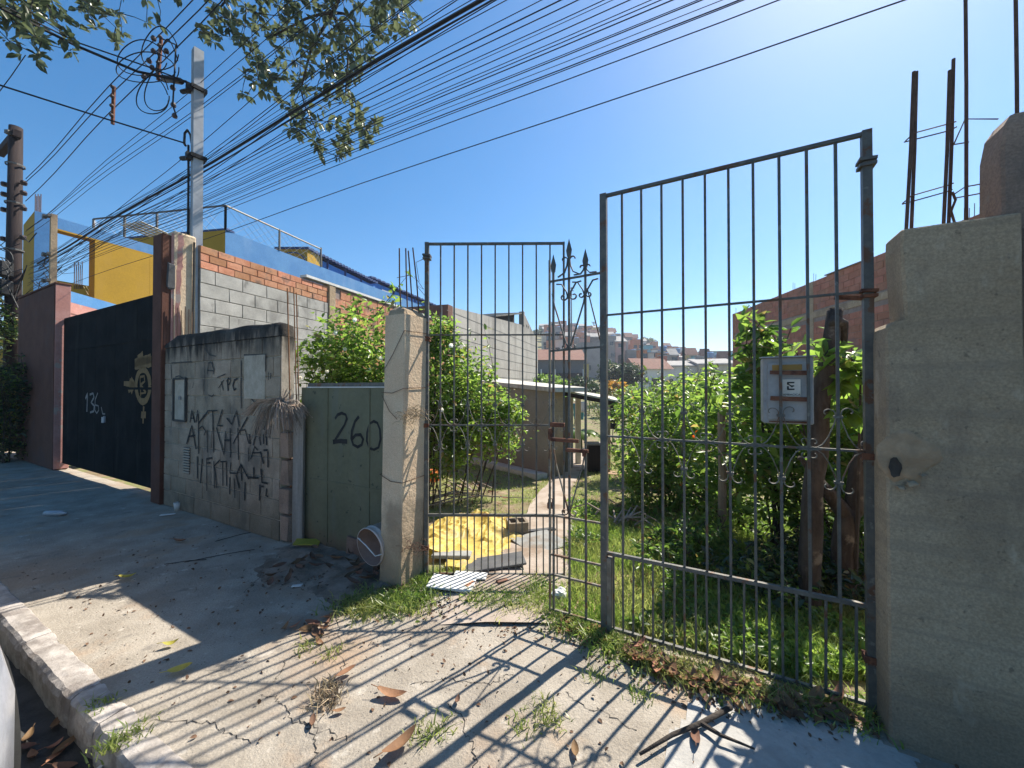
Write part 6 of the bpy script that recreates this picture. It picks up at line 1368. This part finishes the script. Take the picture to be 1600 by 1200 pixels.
hb = thing('hollow_block', 'grey hollow concrete block standing at the right end of the tarp', 'block', gside(808, 838), .2)
part('outer_wall', MB().box((0, -.08, .085), (.2, .03, .17)).box((0, .08, .085), (.2, .03, .17)).box((-.09, 0, .085), (.025, .13, .17)).box((.09, 0, .085), (.025, .13, .17)), M['block'], hb)
part('web', MB().box((0, 0, .085), (.025, .13, .165)), M['block'], hb)
def lump(name, c, r, m, label, cat, sq=1, seed=1):
    mb = MB()
    for i in range(11):
        f_ = math.pi*i/10
        for k in range(16):
            t = 2*math.pi*k/16; d = Vector((math.sin(f_)*math.cos(t), math.sin(f_)*math.sin(t), math.cos(f_)*sq)); q = r*(1+.5*nz3(d.x+seed, d.y+d.z, 1.9, seed)+.2*nz3(d.x, d.y+d.z, 5, seed)); mb.v.append(Vector(c)+d*q)
    mb.f = [(i*16+k, i*16+(k+1) % 16, (i+1)*16+(k+1) % 16, (i+1)*16+k) for i in range(10) for k in range(16)]
    return solo(name, mb, m, label, cat)
c = gside(674, 752, .08); lump('plastic_bag', c, .13, M['orange_bag'], 'torn orange plastic bag beside the slim pillar above the tarp', 'bag', 1.2, 3)
c = gside(872, 935, .04); lump('plastic_scrap', c, .055, M['white'], 'crumpled white plastic scrap at the foot of the narrow panel', 'scrap', .8, 5)
c = gside(1172, 985, .02); lump('plastic_scrap', c, .02, M['white'], 'tiny white scrap in the dark weeds behind the right leaf', 'scrap', .8, 6)
c = gside(87, 806, .03); solo('plastic_bottle', MB().lathe([(0, -.12), (.03, -.12), (.033, -.05), (.033, .06), (.014, .1), (.014, .13), (0, .13)], 12, c, Matrix.Rotation(1.57, 3, 'Y')), M['steel'], 'crushed pale plastic bottle lying in the deep shade at left', 'bottle', smooth=True)
c = gside(277, 797, .0); cu = solo('paper_cup', MB().lathe([(0, .003), (.028, .003), (.038, .10), (.036, .10), (.027, .008), (0, .008)], 14, c), M['white'], 'small white paper cup at the foot of the graffiti wall', 'cup', smooth=True)
slab_at('paper_scrap', 262, 805, (.14, .04, .006), .4, M['white'], 'narrow white scrap beside the small paper cup', 'paper', .01)
slab_at('paper_scrap', 464, 917, (.07, .035, .006), .2, M['white'], 'tiny white scrap on the pavement before the leaf litter', 'paper', .01)
# dried fronds
def fronds(c, n, L, ang, label, spread=.35):
    t = thing('dried_frond', label, 'fronds', c)
    for k in range(n):
        a = ang+random.gauss(0, spread); d = Vector((math.cos(a), math.sin(a), 0)); ln = L*random.uniform(.5, 1.1); s0 = Vector((random.gauss(0, .1), random.gauss(0, .08), .03+.06*random.random())); part('stalk', MB().tube([s0, s0+d*ln*.5+Vector((0, 0, random.uniform(.03, .14))), s0+d*ln+Vector((0, 0, -.03))], [.012, .010, .004], 5), M['root'], t)
fronds(gside(655, 792), 9, 1.5, .55, 'long dried palm stalks lying on the grass above the tarp', .18)
fronds(gside(735, 772), 9, .7, 2.6, 'tangle of dried stalks on the brown leaf litter', .6)
fronds(gside(965, 822), 10, .8, .7, 'dried curled stalks on the leaf heap behind the right leaf', .8)
# bucket
bk = thing('bucket', 'dirty white plastic bucket lying on its side against the slim pillar', 'bucket', at(577, 855, 3.0))
axd = Vector((.50, .80, .10)).normalized(); mq = axd.to_track_quat('Z', 'Y').to_matrix()
part('shell', MB().lathe([(.145, 0), (.150, .0), (.152, .012), (.146, .016), (.146, .05), (.150, .052), (.150, .06), (.144, .064), (.118, .34), (0, .34)], 28, (0, 0, 0), mq), M['bucket'], bk, True)
part('inside', MB().lathe([(.145, 0.0), (.113, .33), (0, .332)], 28, (0, 0, 0), mq), M['bucket_in'], bk, True)
hd_ = [mq @ Vector((.15*math.cos(t), .15*math.sin(t)*.55, -.005-.03*math.sin(t))) for t in np.linspace(-.9, math.pi-.9, 16)]
hx = mq.inverted() @ Vector((0, 0, 1)); part('handle', MB().tube([mq @ Vector((.146, .02, .03)), mq @ Vector((.10, .06, -.02)), mq @ Vector((.0, .03, -.03)), mq @ Vector((-.09, -.04, -.02)), mq @ Vector((-.146, -.03, .03))], .005, 5), M['white'], bk)
c = G(476, 856); slab_at('plastic_scrap', 480, 856, (.22, .10, .012), .2, M['yellow_leaf'], 'yellow plastic scrap at the foot of the green sheet', 'scrap', .05, .15, .1)
# straw tufts stuffed in the pillar
for (px, py, n, m_, lb, yy) in ((648, 650, 150, 'straw', 'dry straw nest stuffed behind the upper hinge of the left leaf', 2.86), (650, 856, 70, 'rebar', 'dark frayed fibres around the lower hinge of the left leaf', 2.88)):
    mb = MB(); c = at(px, py, yy)
    for k in range(n):
        d = Vector((random.gauss(0, .05), random.gauss(0, .022), random.gauss(0, .028))); e = d+Vector((random.uniform(-.07, .05), random.uniform(-.03, .02), random.uniform(-.03, .035))); mb.tube([c+d, c+(d+e)/2+Vector((0, 0, .01)), c+e], .0016, 3, False)
    solo('straw_nest', mb, M[m_], lb, 'straw')
# ---------------------------------------------------------------- white car by the kerb
cr0 = thing('parked_car', 'white car with shade greyed into its paint, parked by the kerb, only its rounded corner in frame', 'car', W(-1.84, -.43, -.15), ROT)
secs = [(0, .38, .30, .62), (-.05, .62, .26, .70), (-.16, .74, .22, .76), (-.35, .80, .2, .82), (-.9, .83, .2, .90), (-1.25, .83, .2, .95), (-1.3, .82, .2, .97), (-3.5, .82, .2, 1.0), (-4.0, .78, .22, .95), (-4.15, .66, .3, .85)]
cbm = MB(); k = 12
for x, hw, zl, zt in secs:
    pr = [(-hw*.9, zl), (-hw, zl+.12), (-hw, zt*.72), (-hw*.96, zt*.88), (-hw*.8, zt), (-hw*.3, zt+.02), (hw*.3, zt+.02), (hw*.8, zt), (hw*.96, zt*.88), (hw, zt*.72), (hw, zl+.12), (hw*.9, zl)]
    cbm.v += [(x, a, b) for a, b in pr]
cbm.f = [(i*k+j, i*k+(j+1) % k, (i+1)*k+(j+1) % k, (i+1)*k+j) for i in range(len(secs)-1) for j in range(k)]+[tuple(range(k)), tuple((len(secs)-1)*k+j for j in range(k))]
part('body', cbm, M['car'], cr0, True)
part('cabin', MB().hull([(-1.1, -.76, .95), (-3.9, -.74, .95), (-3.9, .74, .95), (-1.1, .76, .95)], [(-1.75, -.6, 1.46), (-3.5, -.58, 1.46), (-3.5, .58, 1.46), (-1.75, .6, 1.46)]), M['glass'], cr0)
part('roof', MB().bbox((-2.62, 0, 1.475), (1.8, 1.2, .04), .015), M['car'], cr0)
for sx_ in (-.72, -3.3):
    for sy in (-.74, .74):
        t_ = part('wheel', MB().lathe([(.18, -.09), (.29, -.09), (.30, -.05), (.30, .05), (.29, .09), (.18, .09)], 20, (0, 0, 0), Matrix.Rotation(math.pi/2, 3, 'X')), M['rubber'], cr0, True, loc=(sx_, sy, .30))
        part('rim', MB().lathe([(0, .06), (.12, .065), (.18, .08)], 16, (0, 0, 0), Matrix.Rotation(math.pi/2*(-1 if sy > 0 else 1), 3, 'X')), M['steel'], t_)
for sy in (-.6, .6): part('headlight', MB().bbox((-.13, sy, .66), (.16, .24, .12), .03), M['lamp'], cr0)
part('bumper', MB().bbox((-.06, 0, .34), (.14, 1.1, .10), .03), M['rubber'], cr0)

# ---------------------------------------------------------------- crumbs and grit on the pavement
gr_ = MB(); k = 0
def grit(x, y, r_):
    s, n = SN(x, y)
    if not .78 < n < 2.33: return
    z = fside(s, n).z; a = random.random()*6; vs = [(x+r_*math.cos(a+q*2.09)*random.uniform(.6, 1.2), y+r_*math.sin(a+q*2.09)*random.uniform(.6, 1.2), z-.001) for q in range(3)]+[(x, y, z+r_*random.uniform(.5, 1))]
    gr_.add(vs, [(0, 1, 3), (1, 2, 3), (2, 0, 3)])
for k in range(5200):
    s = random.uniform(-5.5, 1.6); n = 2.33-1.5*random.random()**1.5; p = W(s, n)
    if nz3(p.x, p.y, 1.6, 11) > -.05+random.random()*.3-.12: grit(p.x, p.y, random.choice((.0025, .003, .004, .005, .007)))
tag(part('grit', gr_, pm('grit', (.30, .25, .20), (.20, .165, .13), 30, .95, 0, island=.5), None), kind='stuff')
CR = []
for k in range(1500):
    px, py = next(iter(along([(420, 900), (560, 905), (700, 950), (860, 975), (985, 1025), (1090, 1080), (1200, 1105), (1370, 1135)], 1, 22, 16))); p = gside(px, py, .004); CR.append(p)
for k in range(500):
    p = W(random.uniform(-5, 1.2), random.uniform(.8, 2.2)); s, n = SN(p.x, p.y); CR.append(fside(s, n)+Vector((0, 0, .004)))
tag(link('leaf_litter', fol_mesh('leaf_litter', np.array(CR), .022, M['dead_leaf_dark'], .6)), kind='stuff')

GC = []
while len(GC) < 9000:
    x, y = random.uniform(.5, 4.2), 2.0+3.6*random.random()**1.4; s, n = SN(x, y)
    if n < 2.46 or s > 1.6 or nz3(x, y, 1.3, 12) < -.15 or in_path(x, y): continue
    GC.append((x, y, zg(x, y)+.015+.10*random.random()*max(.2, .5+nz3(x, y, 2.2, 13))))
tag(link('ground_cover', fol_mesh('ground_cover', np.array(GC), .05, M['leaf_mid'], .5, up=.8)), kind='stuff')
G2 = []
while len(G2) < 26000:
    x, y = random.uniform(.0, 3.2), 2.0+2.6*random.random()**1.3; s, n = SN(x, y)
    if n < 2.45 or in_path(x, y) or nz3(x, y, 1.1, 14) < -.28: continue
    G2.append((x, y, zg(x, y)-.01))
tag(link('tall_grass', grass_mesh(G2, .075, .0034, M['grass'], .5)), kind='stuff')

# ---------------------------------------------------------------- air
hz_ = bpy.data.materials.new('pale_air'); hz_.use_nodes = True; n_ = hz_.node_tree.nodes; n_.remove(n_['Principled BSDF'])
pv = n_.new('ShaderNodeVolumePrincipled'); pv.inputs['Color'].default_value = (.82, .88, 1, 1); pv.inputs['Density'].default_value = .0010; pv.inputs['Anisotropy'].default_value = .3
hz_.node_tree.links.new(pv.outputs[0], n_['Material Output'].inputs['Volume'])
tag(part('haze', MB().box((0, 430, 27), (1900, 1000, 60)), hz_, None), kind='stuff')
